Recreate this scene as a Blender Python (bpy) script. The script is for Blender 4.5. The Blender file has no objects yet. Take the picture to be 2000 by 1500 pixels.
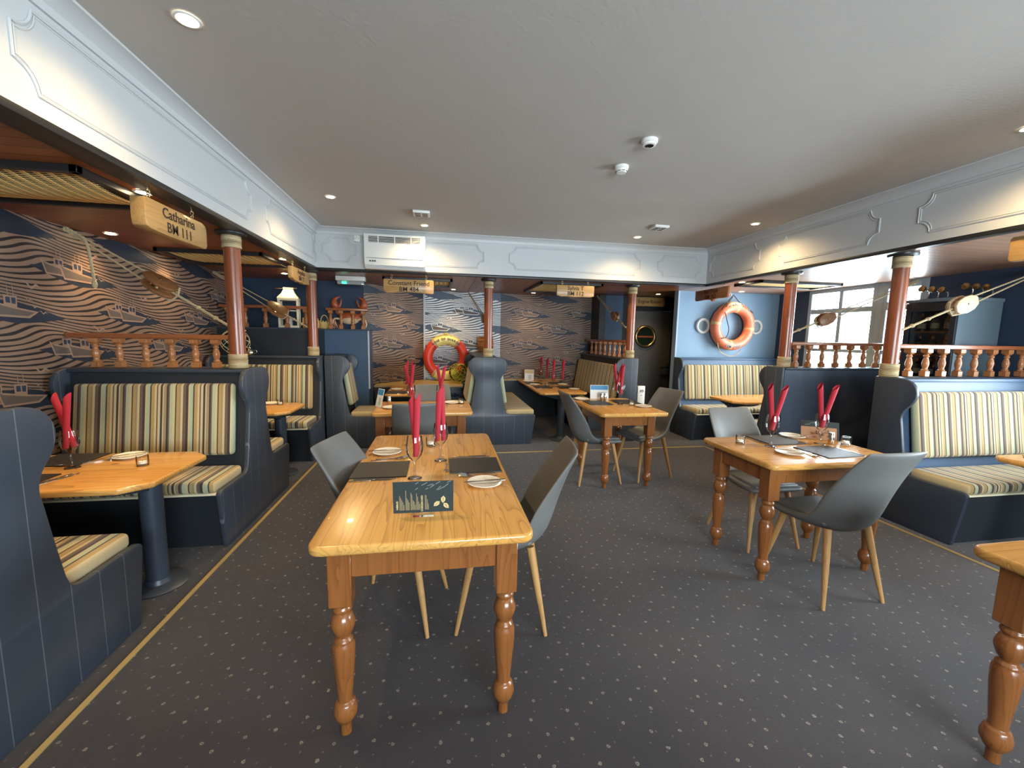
import bpy, bmesh, math, random
from mathutils import Matrix, Vector
random.seed(7)
PI = math.pi
def R(d): return math.radians(d)
SC = bpy.context.scene
COL = SC.collection

# ------------------------------------------------------------------ camera, world, lights, exposure
cam = bpy.data.objects.new('camera', bpy.data.cameras.new('camera'))
COL.objects.link(cam)
cam.data.sensor_fit = 'HORIZONTAL'; cam.data.sensor_width = 36.0; cam.data.lens = 806.0 / 2000.0 * 36.0
cam.data.clip_start = 0.02; cam.data.clip_end = 100
YAW, PITCH, ROLL = R(9.90463624), R(6.68203516), R(1.04139131)
def cam_matrix():
    fwd = Vector((math.sin(YAW), math.cos(YAW), 0)); rt = Vector((math.cos(YAW), -math.sin(YAW), 0)); up = Vector((0, 0, 1))
    f2 = fwd * math.cos(PITCH) - up * math.sin(PITCH); u2 = up * math.cos(PITCH) + fwd * math.sin(PITCH)
    r3 = rt * math.cos(ROLL) + u2 * math.sin(ROLL); u3 = u2 * math.cos(ROLL) - rt * math.sin(ROLL)
    m = Matrix.Identity(4)
    for i in range(3):
        m[i][0] = r3[i]; m[i][1] = u3[i]; m[i][2] = -f2[i]
    m[0][3], m[1][3], m[2][3] = 0, 0, 1.53
    return m
cam.matrix_world = cam_matrix()
SC.camera = cam

w = bpy.data.worlds.new('sky'); SC.world = w; w.use_nodes = True
bg = w.node_tree.nodes['Background']
bg.inputs['Color'].default_value = (0.80, 0.91, 1.0, 1); bg.inputs['Strength'].default_value = 30.0

SC.view_settings.view_transform = 'Standard'; SC.view_settings.look = 'None'
SC.view_settings.exposure = 0.40; SC.view_settings.gamma = 1.0; SC.view_settings.use_curve_mapping = False
SC.cycles.use_denoising = True
SC.cycles.max_bounces = 10; SC.cycles.diffuse_bounces = 6; SC.cycles.glossy_bounces = 4; SC.cycles.transparent_max_bounces = 24
SC.cycles.sample_clamp_indirect = 6.0
SC.cycles.caustics_reflective = False; SC.cycles.caustics_refractive = False

def portal(name, loc, rot, sx, sy):
    l = bpy.data.lights.new(name, 'AREA'); l.shape = 'RECTANGLE'; l.size = sx; l.size_y = sy
    l.cycles.is_portal = True
    o = bpy.data.objects.new(name, l); COL.objects.link(o); o.location = loc; o.rotation_euler = rot
# daylight openings: bay window and glazed door on the right wall, windows behind the camera
portal('daylight_portal', (5.66, 4.80, 1.60), (0, R(90), 0), 1.5, 1.75)
portal('daylight_portal', (5.66, 1.30, 1.40), (0, R(90), 0), 1.3, 2.2)
portal('daylight_portal', (1.60, -3.06, 1.55), (R(90), 0, 0), 3.2, 1.3)

LAMP_W = 62.0
def lamp_spot(name, loc, energy, size=140, col=(1.0, 0.70, 0.34), tilt=(0, 0)):
    l = bpy.data.lights.new(name, 'SPOT'); l.energy = energy; l.spot_size = R(size); l.spot_blend = 1.0
    l.color = col; l.shadow_soft_size = 0.035
    o = bpy.data.objects.new(name, l); COL.objects.link(o); o.location = loc; o.rotation_euler = (tilt[0], tilt[1], 0)

# ------------------------------------------------------------------ mesh builder
class MB:
    def __init__(s): s.v = []; s.f = []; s.mi = []; s.uv = {}; s.M = Matrix.Identity(4); s.m = 0
    def add(s, vs, fs):
        b = len(s.v)
        s.v += [tuple(s.M @ Vector(p)) for p in vs]
        for f in fs: s.f.append(tuple(b + i for i in f)); s.mi.append(s.m)
        return s
    def box(s, a, b):
        x0, y0, z0 = a; x1, y1, z1 = b
        if x0 > x1: x0, x1 = x1, x0
        if y0 > y1: y0, y1 = y1, y0
        if z0 > z1: z0, z1 = z1, z0
        return s.add([(x0,y0,z0),(x1,y0,z0),(x1,y1,z0),(x0,y1,z0),(x0,y0,z1),(x1,y0,z1),(x1,y1,z1),(x0,y1,z1)],
              [(0,3,2,1),(4,5,6,7),(0,1,5,4),(1,2,6,5),(2,3,7,6),(3,0,4,7)])
    def quad(s, pts): return s.add(pts, [(0,1,2,3)])
    def lathe(s, prof, n=20, cap=True, M=None):
        vs = []; fs = []
        for r, z in prof:
            for i in range(n):
                a = 2*PI*i/n; vs.append((r*math.cos(a), r*math.sin(a), z))
        for k in range(len(prof)-1):
            for i in range(n):
                j = (i+1) % n; fs.append((k*n+i, k*n+j, (k+1)*n+j, (k+1)*n+i))
        if cap:
            if prof[0][0] > 1e-5: fs.append(tuple(range(n-1, -1, -1)))
            if prof[-1][0] > 1e-5: fs.append(tuple((len(prof)-1)*n+i for i in range(n)))
        if M is not None: vs = [tuple(M @ Vector(p)) for p in vs]
        return s.add(vs, fs)
    def tube(s, pts, r, n=8, closed=False, cap=True):
        pts = [Vector(p) for p in pts]; N = len(pts); vs = []; fs = []
        rr = r if isinstance(r, (list, tuple)) else [r]*N
        prev = None
        for k, p in enumerate(pts):
            if closed: d = pts[(k+1) % N] - pts[k-1]
            else: d = pts[min(k+1, N-1)] - pts[max(k-1, 0)]
            d.normalize()
            if prev is None:
                up = Vector((0,0,1)) if abs(d.z) < 0.9 else Vector((1,0,0))
                a = d.cross(up).normalized()
            else:
                a = (prev - d*prev.dot(d))
                a = a.normalized() if a.length > 1e-6 else d.orthogonal().normalized()
            prev = a; b = d.cross(a)
            for i in range(n):
                t = 2*PI*i/n; vs.append(tuple(p + (a*math.cos(t) + b*math.sin(t))*rr[k]))
        M = N if closed else N-1
        for k in range(M):
            k2 = (k+1) % N
            for i in range(n):
                j = (i+1) % n; fs.append((k*n+i, k*n+j, k2*n+j, k2*n+i))
        if cap and not closed:
            fs.append(tuple(range(n-1, -1, -1))); fs.append(tuple((N-1)*n+i for i in range(n)))
        return s.add(vs, fs)
    def prism(s, poly, fn, h0, h1):
        n = len(poly)
        vs = [fn(a, b, h0) for a, b in poly] + [fn(a, b, h1) for a, b in poly]
        fs = [tuple(range(n-1, -1, -1)), tuple(range(n, 2*n))] + [(i, (i+1) % n, n+(i+1) % n, n+i) for i in range(n)]
        return s.add(vs, fs)
    def sphere(s, c, r, n=16, k=10, sq=(1,1,1)):
        prof = [(math.sin(PI*i/k), -math.cos(PI*i/k)) for i in range(k+1)]
        prof[0] = (1e-6, -1); prof[-1] = (1e-6, 1)
        M = Matrix.Translation(c) @ Matrix.Diagonal((r*sq[0], r*sq[1], r*sq[2], 1))
        return s.lathe(prof, n, False, M)
    def torus(s, c, Rr, r, ax='y', n=40, m=14):
        pts = []
        for i in range(n):
            a = 2*PI*i/n
            if ax == 'y': pts.append((c[0]+Rr*math.cos(a), c[1], c[2]+Rr*math.sin(a)))
            elif ax == 'z': pts.append((c[0]+Rr*math.cos(a), c[1]+Rr*math.sin(a), c[2]))
            else: pts.append((c[0], c[1]+Rr*math.cos(a), c[2]+Rr*math.sin(a)))
        return s.tube(pts, r, m, True)
    def mesh(s, me, M, m=None):
        b = len(s.v); s.v += [tuple(s.M @ (M @ v.co)) for v in me.vertices]
        for p in me.polygons: s.f.append(tuple(b+i for i in p.vertices)); s.mi.append(s.m if m is None else m)
        return s
    def build(s, name, mats, parent=None, bevel=0, seg=2, smooth=True, angle=38, subsurf=0, uvf=None, fix=True):
        me = bpy.data.meshes.new(name)
        me.from_pydata(s.v, [], s.f)
        if not isinstance(mats, (list, tuple)): mats = [mats]
        for m in mats: me.materials.append(m)
        me.polygons.foreach_set('material_index', s.mi)
        bm = bmesh.new(); bm.from_mesh(me)
        if fix: bmesh.ops.recalc_face_normals(bm, faces=bm.faces)
        if bevel:
            bm.normal_update()
            ed = [e for e in bm.edges if len(e.link_faces) == 2 and e.calc_face_angle(0) > R(32)]
            bmesh.ops.bevel(bm, geom=ed, offset=bevel, segments=seg, profile=0.5, affect='EDGES', clamp_overlap=True)
        if uvf:
            lay = bm.loops.layers.uv.new('UVMap')
            for f in bm.faces:
                for l in f.loops: l[lay].uv = uvf(l.vert.co)
        bm.to_mesh(me); bm.free()
        if smooth:
            me.shade_smooth(); me.set_sharp_from_angle(angle=R(angle))
        o = bpy.data.objects.new(name, me); COL.objects.link(o)
        if parent: o.parent = parent
        if subsurf:
            md = o.modifiers.new('smooth', 'SUBSURF'); md.levels = 1; md.render_levels = subsurf
        return o

def catmull(pts, k=6, closed=False):
    out = []; n = len(pts); P = [Vector(p) for p in pts]
    for i in range(n if closed else n-1):
        if closed: a, b, c, d = P[i-1], P[i], P[(i+1) % n], P[(i+2) % n]
        else: a, b, c, d = P[max(i-1,0)], P[i], P[i+1], P[min(i+2,n-1)]
        for j in range(k):
            t = j/k
            out.append(0.5*((2*b)+(c-a)*t+(2*a-5*b+4*c-d)*t*t+(3*b-a-3*c+d)*t**3))
    if not closed: out.append(P[-1])
    return [tuple(p) for p in out]

def tag(o, label, cat, group=None):
    o['label'] = label; o['category'] = cat
    if group: o['group'] = group
    return o
def thing(name, label, cat, loc=(0,0,0), rz=0, group=None, rot=None):
    o = bpy.data.objects.new(name, None); COL.objects.link(o); o.empty_display_size = 0.1
    o.location = loc; o.rotation_euler = rot if rot else (0, 0, rz)
    return tag(o, label, cat, group)
def struct(o): o['kind'] = 'structure'; return o
def dup(root, label, loc=None, rz=None, rot=None):
    def cp(o, par):
        c = o.copy(); COL.objects.link(c)
        if par: c.parent = par
        for ch in list(o.children): cp(ch, c)
        return c
    c = cp(root, None); c['label'] = label
    if loc is not None: c.location = loc
    if rz is not None: c.rotation_euler = (0, 0, rz)
    if rot is not None: c.rotation_euler = rot
    return c

_txt = {}
def text_mesh(body, size, ext=0.001, align='CENTER', bold=0.0):
    k = (body, size, ext, align, bold)
    if k in _txt: return _txt[k]
    c = bpy.data.curves.new('lettering', 'FONT'); c.body = body; c.size = size; c.extrude = ext; c.align_x = align; c.align_y = 'CENTER'
    c.offset = bold; c.resolution_u = 3
    o = bpy.data.objects.new('lettering', c); COL.objects.link(o)
    dg = bpy.context.evaluated_depsgraph_get()
    me = bpy.data.meshes.new_from_object(o.evaluated_get(dg))
    bpy.data.objects.remove(o); bpy.data.curves.remove(c)
    _txt[k] = me
    return me
def frame(o, right, up):
    r = Vector(right).normalized(); u = Vector(up).normalized(); n = r.cross(u)
    m = Matrix.Identity(4)
    for i in range(3): m[i][0] = r[i]; m[i][1] = u[i]; m[i][2] = n[i]; m[i][3] = o[i]
    return m

# ------------------------------------------------------------------ materials
def srgb(r, g, b):
    f = lambda c: (c/255/12.92) if c/255 <= 0.04045 else ((c/255+0.055)/1.055)**2.4
    return (f(r), f(g), f(b), 1)
class NT:
    def __init__(s, name):
        s.mat = bpy.data.materials.new(name); s.mat.use_nodes = True; s.t = s.mat.node_tree
        s.bsdf = s.t.nodes['Principled BSDF']; s.out = s.t.nodes['Material Output']
    def n(s, typ, **kw):
        nd = s.t.nodes.new(typ)
        for k, v in kw.items(): setattr(nd, k, v)
        return nd
    def lk(s, a, b): s.t.links.new(a, b)
    def val(s, sock, v):
        if hasattr(v, 'is_output') or isinstance(v, bpy.types.NodeSocket): s.lk(v, sock)
        else: sock.default_value = v
    def math(s, op, a, b=0.0, c=0.0):
        nd = s.n('ShaderNodeMath', operation=op); s.val(nd.inputs[0], a); s.val(nd.inputs[1], b); s.val(nd.inputs[2], c); return nd.outputs[0]
    def coord(s, kind='Object'): return s.n('ShaderNodeTexCoord').outputs[kind]
    def xyz(s, v):
        nd = s.n('ShaderNodeSeparateXYZ'); s.lk(v, nd.inputs[0]); return nd.outputs
    def comb(s, x, y, z):
        nd = s.n('ShaderNodeCombineXYZ'); s.val(nd.inputs[0], x); s.val(nd.inputs[1], y); s.val(nd.inputs[2], z); return nd.outputs[0]
    def noise(s, v, scale, detail=3, rough=0.5, dist=0.0):
        nd = s.n('ShaderNodeTexNoise'); s.lk(v, nd.inputs['Vector']); nd.inputs['Scale'].default_value = scale
        nd.inputs['Detail'].default_value = detail; nd.inputs['Roughness'].default_value = rough; nd.inputs['Distortion'].default_value = dist
        return nd.outputs['Fac']
    def ramp(s, fac, stops, interp='LINEAR'):
        nd = s.n('ShaderNodeValToRGB'); cr = nd.color_ramp; cr.interpolation = interp
        while len(cr.elements) < len(stops): cr.elements.new(0.5)
        for e, (p, c) in zip(cr.elements, stops): e.position = p; e.color = c
        s.lk(fac, nd.inputs[0]); return nd.outputs[0]
    def mix(s, fac, a, b, mode='MIX'):
        nd = s.n('ShaderNodeMix', data_type='RGBA', blend_type=mode)
        s.val(nd.inputs[0], fac); s.val(nd.inputs[6], a); s.val(nd.inputs[7], b); return nd.outputs[2]
    def bump(s, h, strength=0.2, dist=0.01):
        nd = s.n('ShaderNodeBump'); nd.inputs['Strength'].default_value = strength; nd.inputs['Distance'].default_value = dist
        s.lk(h, nd.inputs['Height']); s.lk(nd.outputs[0], s.bsdf.inputs['Normal'])
    def set(s, color=None, rough=None, metal=None, coat=None, spec=None):
        for k, v in (('Base Color', color), ('Roughness', rough), ('Metallic', metal), ('Coat Weight', coat), ('Specular IOR Level', spec)):
            if v is not None: s.val(s.bsdf.inputs[k], v)
        return s.mat

def paint(name, c, rough=0.5, noise=0.0, bump=0.0, metal=0.0, coat=0.0, nscale=40):
    t = NT(name); v = t.coord()
    if noise:
        f = t.noise(v, 6, 4)
        col = t.mix(t.math('MULTIPLY', f, noise), c, tuple(x*0.55 for x in c[:3])+(1,))
    else: col = c
    if bump: t.bump(t.noise(v, nscale, 4), bump, 0.004)
    return t.set(col, rough, metal, coat)

def planks(name, c, pitch, axis, rough=0.42, groove=(0.35, 0.4, 0.47, 1)):
    """painted tongue-and-groove boards: narrow v-grooves along the given object axis"""
    t = NT(name); v = t.coord(); x = t.xyz(v)['XYZ'.index(axis)]
    fr = t.math('FRACT', t.math('ADD', t.math('DIVIDE', x, pitch), 100.37))
    d = t.math('ABSOLUTE', t.math('SUBTRACT', fr, 0.5))
    g = t.math('GREATER_THAN', d, 0.5 - 0.0022/pitch)
    wear = t.noise(v, 9, 4)
    base = t.mix(wear, c, tuple(q*0.75 for q in c[:3])+(1,))
    col = t.mix(t.math('MULTIPLY', g, 0.22), base, groove)
    t.bump(t.math('MULTIPLY', g, -1.0), 0.4, 0.003)
    return t.set(col, rough)

def wood(name, c1, c2, dark, pitch=0.10, axis='Y', rough=0.3, coat=0.0, knots=True, vary=0.55, bump=0.06):
    """boards running along `axis`, each with its own tone, stretched grain and knots"""
    t = NT(name); v = t.coord(); X = t.xyz(v)
    rnd = t.n('ShaderNodeObjectInfo').outputs['Random']
    off = t.math('MULTIPLY', rnd, 37.0)
    a = {'X': 0, 'Y': 1, 'Z': 2}[axis]
    b, c = [i for i in (0, 1, 2) if i != a]
    along = t.math('ADD', X[a], off)
    bid = t.math('FLOOR', t.math('DIVIDE', t.math('ADD', X[b], 10.0), pitch))
    wn = t.n('ShaderNodeTexWhiteNoise', noise_dimensions='2D')
    t.lk(t.comb(bid, off, 0), wn.inputs['Vector'])
    pv = wn.outputs['Value']
    stretch = t.comb(t.math('MULTIPLY', along, 1.1), t.math('ADD', t.math('MULTIPLY', X[b], 14.0), t.math('MULTIPLY', pv, 40)), t.math('MULTIPLY', X[c], 14.0))
    g1 = t.noise(stretch, 2.2, 4, 0.55, 0.8)
    rings = t.math('FRACT', t.math('MULTIPLY', t.noise(stretch, 0.75, 2, 0.4, 0.6), 11.0))
    ring = t.math('POWER', rings, 4.0)
    col = t.mix(t.math('ADD', t.math('MULTIPLY', pv, vary), t.math('MULTIPLY', g1, 0.5)), c1, c2)
    col = t.mix(t.math('MULTIPLY', ring, 0.42), col, dark)
    if knots:
        vo = t.n('ShaderNodeTexVoronoi'); t.lk(t.comb(t.math('MULTIPLY', along, 2.6), t.math('MULTIPLY', X[b], 4.6), t.math('MULTIPLY', X[c], 4.6)), vo.inputs['Vector'])
        vo.inputs['Scale'].default_value = 1.0
        k = t.ramp(vo.outputs['Distance'], [(0.0, (1,1,1,1)), (0.045, (0.9,0.9,0.9,1)), (0.075, (0.12,0.12,0.12,1)), (0.16, (0,0,0,1))])
        col = t.mix(t.math('MULTIPLY', k, 0.8), col, dark)
    t.bump(g1, bump, 0.002)
    return t.set(col, rough, coat=coat)

NAVY = srgb(62, 69, 80)
M = {}
M['navy_x'] = planks('navy_boards', NAVY, 0.145, 'X')
M['navy_y'] = planks('lit_navy_back_boards', srgb(80, 90, 106), 0.145, 'Y', 0.36, (0.004,0.004,0.006,1))  # booth navy lightened: light from the passage put into the colour
M['navy'] = paint('navy_satin_paint', srgb(52, 60, 72), 0.4, 0.3)
M['navy_black'] = paint('blue_black_paint', srgb(34, 38, 44), 0.5, 0.2)
M['navy_wall'] = paint('deep_navy_wall_paint', srgb(38, 56, 80), 0.6, 0.2, 0.05)
M['blue_wall'] = paint('slate_blue_wall_paint', srgb(110, 138, 162), 0.55, 0.15, 0.05)
M['navy_lit'] = paint('lit_navy_paint', srgb(62, 86, 114), 0.5, 0.15, 0.04)  # navy with the light falling on it put into the colour
M['door_paint'] = planks('charcoal_door_boards', srgb(86, 83, 81), 0.11, 'X', 0.45, (0.02,0.02,0.02,1))
M['black'] = paint('black_paint', srgb(30, 30, 32), 0.4)
M['ceil'] = paint('off_white_ceiling_plaster', srgb(180, 176, 170), 0.85, 0.12, 0.35, nscale=55)
M['white'] = paint('white_gloss_paint', srgb(190, 192, 193), 0.45, 0.06)
M['white_plastic'] = paint('white_plastic', srgb(226, 226, 220), 0.4)
M['plastic_grey'] = paint('grey_plastic_grille', srgb(70, 70, 70), 0.6)  # plain dark grey of slots, seams, screws and marks
M['porcelain'] = paint('white_porcelain', srgb(238, 232, 218), 0.15, coat=0.3)
M['slate'] = paint('dark_slate', srgb(37, 36, 35), 0.46, 0.3, 0.15, nscale=120)
M['steel'] = paint('polished_steel', srgb(205, 200, 190), 0.16, metal=1.0)
M['brass'] = paint('aged_brass', srgb(176, 150, 104), 0.3, metal=1.0)
M['brass_strip'] = paint('bright_brass_strip', srgb(226, 196, 132), 0.35, metal=0.6)
M['rope'] = None
M['red'] = paint('crimson_paper_napkin', srgb(172, 30, 48), 0.75, 0.1, 0.1, nscale=200)
M['wax'] = paint('white_wax', srgb(240, 236, 222), 0.5)
M['ink'] = paint('dark_engraved_ink', srgb(48, 30, 18), 0.7)
M['ring_red'] = paint('worn_red_ring_paint', srgb(208, 58, 36), 0.4, 0.15)
M['ring_yellow'] = paint('pale_yellow_ring_paint', srgb(236, 214, 130), 0.4, 0.1)
M['ring_orange'] = paint('faded_orange_ring_paint', srgb(206, 112, 78), 0.42, 0.2)
M['tape'] = paint('tan_ring_tape', srgb(190, 160, 110), 0.6)
M['net'] = paint('cream_cotton_net', srgb(222, 208, 168), 0.8)
M['net_gold'] = paint('yellow_hemp_net', srgb(226, 200, 100), 0.8)
M['card_white'] = paint('white_card', srgb(232, 232, 228), 0.6)
M['card_blue'] = paint('sea_blue_card', srgb(62, 140, 190), 0.5)
M['card_dark'] = paint('dark_green_card', srgb(34, 46, 48), 0.7)
M['card_gold'] = paint('pale_gold_print', srgb(206, 186, 130), 0.6)
M['card_grey'] = paint('grey_brush_print', srgb(110, 120, 118), 0.6)
M['kraft'] = paint('kraft_card', srgb(166, 128, 98), 0.9)
M['cream_lantern'] = paint('cream_lantern_metal', srgb(226, 212, 178), 0.45)
M['crab'] = paint('rust_crab_shell', srgb(176, 84, 44), 0.4, 0.3)
M['crab_pale'] = paint('pale_crab_belly', srgb(222, 190, 150), 0.5)
M['wicker'] = paint('straw_wicker', srgb(214, 184, 120), 0.8)
M['hose_black'] = paint('black_cord', srgb(24, 24, 26), 0.6)
M['cab_blue'] = paint('grey_blue_cabinet_paint', srgb(110, 130, 142), 0.4, 0.15)
M['bottle'] = paint('dark_green_bottle_glass', srgb(20, 32, 24), 0.08, coat=0.5)
M['bottle_brown'] = paint('brown_bottle_glass', srgb(52, 26, 14), 0.08, coat=0.5)
M['foil'] = paint('copper_foil', srgb(196, 120, 70), 0.3, metal=0.8)
M['paper_label'] = paint('cream_paper_label', srgb(220, 206, 170), 0.7)
M['frame_white'] = paint('pale_grey_window_paint', srgb(150, 168, 180), 0.5)
M['pine'] = wood('varnished_pine', srgb(192, 136, 64), srgb(220, 168, 92), srgb(96, 50, 16), 0.10, 'Y', 0.26, 0.15)
M['pine_x'] = wood('varnished_pine_crosswise', srgb(190, 134, 64), srgb(218, 166, 92), srgb(96, 50, 16), 0.10, 'X', 0.24, 0.2)
M['pine_leg'] = wood('turned_orange_pine', srgb(124, 74, 36), srgb(156, 98, 50), srgb(84, 42, 16), 0.2, 'Z', 0.26, 0.3, True, 0.3)
M['mahog'] = wood('red_brown_varnished_timber', srgb(120, 62, 34), srgb(150, 82, 48), srgb(64, 30, 14), 0.3, 'Z', 0.32, 0.15, False, 0.2)
M['balus'] = wood('orange_brown_baluster', srgb(154, 98, 56), srgb(182, 122, 74), srgb(100, 58, 28), 0.3, 'Z', 0.3, 0.2, False, 0.3)
M['railx'] = wood('orange_brown_rail', srgb(142, 80, 44), srgb(166, 98, 56), srgb(90, 46, 22), 0.3, 'X', 0.3, 0.2, False, 0.2)
M['sign'] = wood('pale_sign_timber', srgb(160, 124, 74), srgb(186, 148, 94), srgb(120, 76, 32), 0.5, 'X', 0.4, 0.1, False, 0.3)
M['sign_dark'] = wood('brown_sign_timber', srgb(132, 82, 50), srgb(150, 98, 62), srgb(84, 46, 26), 0.5, 'X', 0.4, 0.1, False, 0.3)
M['oak'] = wood('light_oak_leg', srgb(172, 128, 76), srgb(194, 150, 94), srgb(128, 88, 46), 0.3, 'Z', 0.4, 0.1, False, 0.3)
M['barrel'] = wood('barrel_oak', srgb(150, 92, 46), srgb(176, 112, 60), srgb(70, 40, 18), 0.06, 'Z', 0.5, 0.0, False, 0.5)
M['block'] = wood('pulley_block_wood', srgb(120, 78, 46), srgb(160, 112, 70), srgb(70, 40, 20), 0.3, 'X', 0.45, 0.1, False, 0.3)
M['block_pale'] = wood('bleached_pulley_wood', srgb(198, 170, 136), srgb(220, 196, 164), srgb(150, 116, 84), 0.3, 'X', 0.5, 0.1, False, 0.3)
M['ledge'] = wood('ledge_timber', srgb(170, 140, 84), srgb(190, 160, 100), srgb(120, 90, 46), 0.3, 'X', 0.4, 0.1, False, 0.3)

def soffit_mat(name, axis, c1, c2):
    t = NT(name); v = t.coord(); X = t.xyz(v)
    a = 0 if axis == 'X' else 1; b = 1 - a
    q = t.math('ADD', t.math('DIVIDE', X[b], 0.095), 200.0)
    bid = t.math('FLOOR', q); fr = t.math('FRACT', q)
    wn = t.n('ShaderNodeTexWhiteNoise', noise_dimensions='1D'); t.lk(bid, wn.inputs['W'])
    st = t.comb(t.math('MULTIPLY', X[a], 1.5), t.math('MULTIPLY', X[b], 30), bid)
    g = t.noise(st, 2.0, 4, 0.6)
    col = t.mix(t.math('ADD', t.math('MULTIPLY', wn.outputs['Value'], 0.35), t.math('MULTIPLY', g, 0.6)), c1, c2)
    edge = t.math('GREATER_THAN', t.math('ABSOLUTE', t.math('SUBTRACT', fr, 0.5)), 0.465)
    col = t.mix(t.math('MULTIPLY', edge, 0.75), col, srgb(40, 22, 12))
    t.bump(t.math('MULTIPLY', edge, -1), 0.5, 0.004)
    return t.set(col, 0.33)
M['soffit_x'] = soffit_mat('cedar_soffit_boards', 'X', srgb(122, 72, 36), srgb(164, 102, 56))
M['soffit_glare'] = soffit_mat('glare_paled_soffit_boards', 'X', srgb(128, 98, 80), srgb(168, 136, 114))  # same cedar, window glare put into the colour
M['soffit_y'] = soffit_mat('cedar_soffit_boards_lengthwise', 'Y', srgb(118, 70, 44), srgb(156, 100, 66))

def carpet():
    t = NT('flecked_charcoal_carpet'); v = t.coord()
    big = t.noise(v, 1.3, 3); fine = t.noise(v, 260, 3, 0.7)
    base = t.mix(big, srgb(46, 41, 44), srgb(68, 61, 64))
    base = t.mix(t.math('MULTIPLY', fine, 0.7), base, srgb(36, 32, 34))
    flat = t.comb(t.xyz(v)[0], t.xyz(v)[1], 0.0)
    rot = t.n('ShaderNodeVectorRotate', rotation_type='Z_AXIS'); rot.inputs['Angle'].default_value = R(45); t.lk(flat, rot.inputs['Vector'])
    for sc, r, amt in ((9.6, 0.055, 0.6), (12.6, 0.036, 0.34)):
        vo = t.n('ShaderNodeTexVoronoi', voronoi_dimensions='2D'); t.lk(rot.outputs[0], vo.inputs['Vector'])
        vo.inputs['Scale'].default_value = sc; vo.inputs['Randomness'].default_value = 0.6
        d = t.math('ADD', vo.outputs['Distance'], t.math('MULTIPLY', t.math('SUBTRACT', t.noise(v, 150, 2), 0.5), 0.12))
        spot = t.ramp(d, [(0.0, (0.12,0.12,0.12,1)), (r*0.35, (0.2,0.2,0.2,1)), (r*0.6, (1,1,1,1)), (r, (1,1,1,1)), (r*1.25, (0,0,0,1))])
        base = t.mix(t.math('MULTIPLY', spot, amt), base, srgb(176, 164, 146))
    t.bump(fine, 0.6, 0.006)
    m = t.set(base, 0.95); t.bsdf.inputs['Specular IOR Level'].default_value = 0.1
    t.bsdf.inputs['Sheen Weight'].default_value = 0.25
    return m
M['carpet'] = carpet()

def stripes(name):
    t = NT(name); v = t.coord(); y = t.xyz(v)[1]
    f = t.math('FRACT', t.math('ADD', t.math('DIVIDE', y, 0.29), 50.0))
    B, K, G, MU, BR, T = srgb(206, 186, 142), srgb(52, 46, 42), srgb(176, 184, 152), srgb(176, 148, 92), srgb(104, 84, 72), srgb(160, 138, 104)
    seq = [(K, .05), (B, .055), (BR, .03), (B, .045), (MU, .075), (K, .03), (G, .085), (B, .025), (K, .06), (BR, .07), (B, .05), (T, .04), (MU, .06), (K, .028), (B, .06), (G, .07), (BR, .03), (K, .045), (T, .06), (B, .03)]
    tot = sum(b for a, b in seq); p = 0; st = []
    for a, b in seq: st.append((p/tot, a)); p += b
    col = t.ramp(f, st, 'CONSTANT')
    weave = t.noise(v, 320, 2)
    col = t.mix(t.math('MULTIPLY', weave, 0.35), col, srgb(90, 76, 60))
    t.bump(weave, 0.25, 0.003)
    m = t.set(col, 0.9); t.bsdf.inputs['Sheen Weight'].default_value = 0.2
    return m
M['stripe'] = stripes('striped_upholstery')

def leather():
    t = NT('grey_leatherette'); v = t.coord()
    n = t.noise(v, 180, 3)
    t.bump(n, 0.12, 0.002)
    return t.set(t.mix(t.noise(v, 5, 3), srgb(92, 92, 90), srgb(112, 112, 110)), 0.48)
M['leather'] = leather()

def rope_mat():
    t = NT('twisted_hemp_rope'); v = t.coord()
    wv = t.n('ShaderNodeTexWave', wave_type='BANDS', bands_direction='Z'); t.lk(v, wv.inputs['Vector'])
    wv.inputs['Scale'].default_value = 32; wv.inputs['Distortion'].default_value = 1.5
    col = t.mix(wv.outputs['Fac'], srgb(158, 138, 102), srgb(206, 188, 150))
    t.bump(wv.outputs['Fac'], 0.6, 0.006)
    return t.set(col, 0.85)
M['rope'] = rope_mat()

def glass(name, tint=(1, 1, 1, 1), refl=1.0):
    t = NT(name); t.t.nodes.remove(t.bsdf)
    tr = t.n('ShaderNodeBsdfTransparent'); tr.inputs[0].default_value = tint
    gl = t.n('ShaderNodeBsdfGlossy'); gl.inputs['Roughness'].default_value = 0.02
    lw = t.n('ShaderNodeLayerWeight'); lw.inputs['Blend'].default_value = 0.18
    mx = t.n('ShaderNodeMixShader')
    t.lk(t.math('MINIMUM', t.math('MULTIPLY', t.math('ADD', lw.outputs['Fresnel'], 0.02), refl), 0.95), mx.inputs[0])
    t.lk(tr.outputs[0], mx.inputs[1]); t.lk(gl.outputs[0], mx.inputs[2]); t.lk(mx.outputs[0], t.out.inputs[0])
    return t.mat
M['glass'] = glass('clear_wine_glass', (0.98, 0.99, 0.99, 1), 1.5)
M['acrylic'] = glass('clear_acrylic', (0.9, 0.93, 0.93, 1), 2.0)
M['pane'] = glass('window_pane_glass', (0.97, 0.99, 0.99, 1), 0.6)
M['dark_pane'] = glass('cabinet_glass', (0.72, 0.75, 0.76, 1), 0.8)
M['float_green'] = glass('green_float_glass', (0.84, 0.94, 0.66, 1), 1.1)
M['float_clear'] = glass('teal_float_glass', (0.62, 0.74, 0.72, 1), 1.3)

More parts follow.
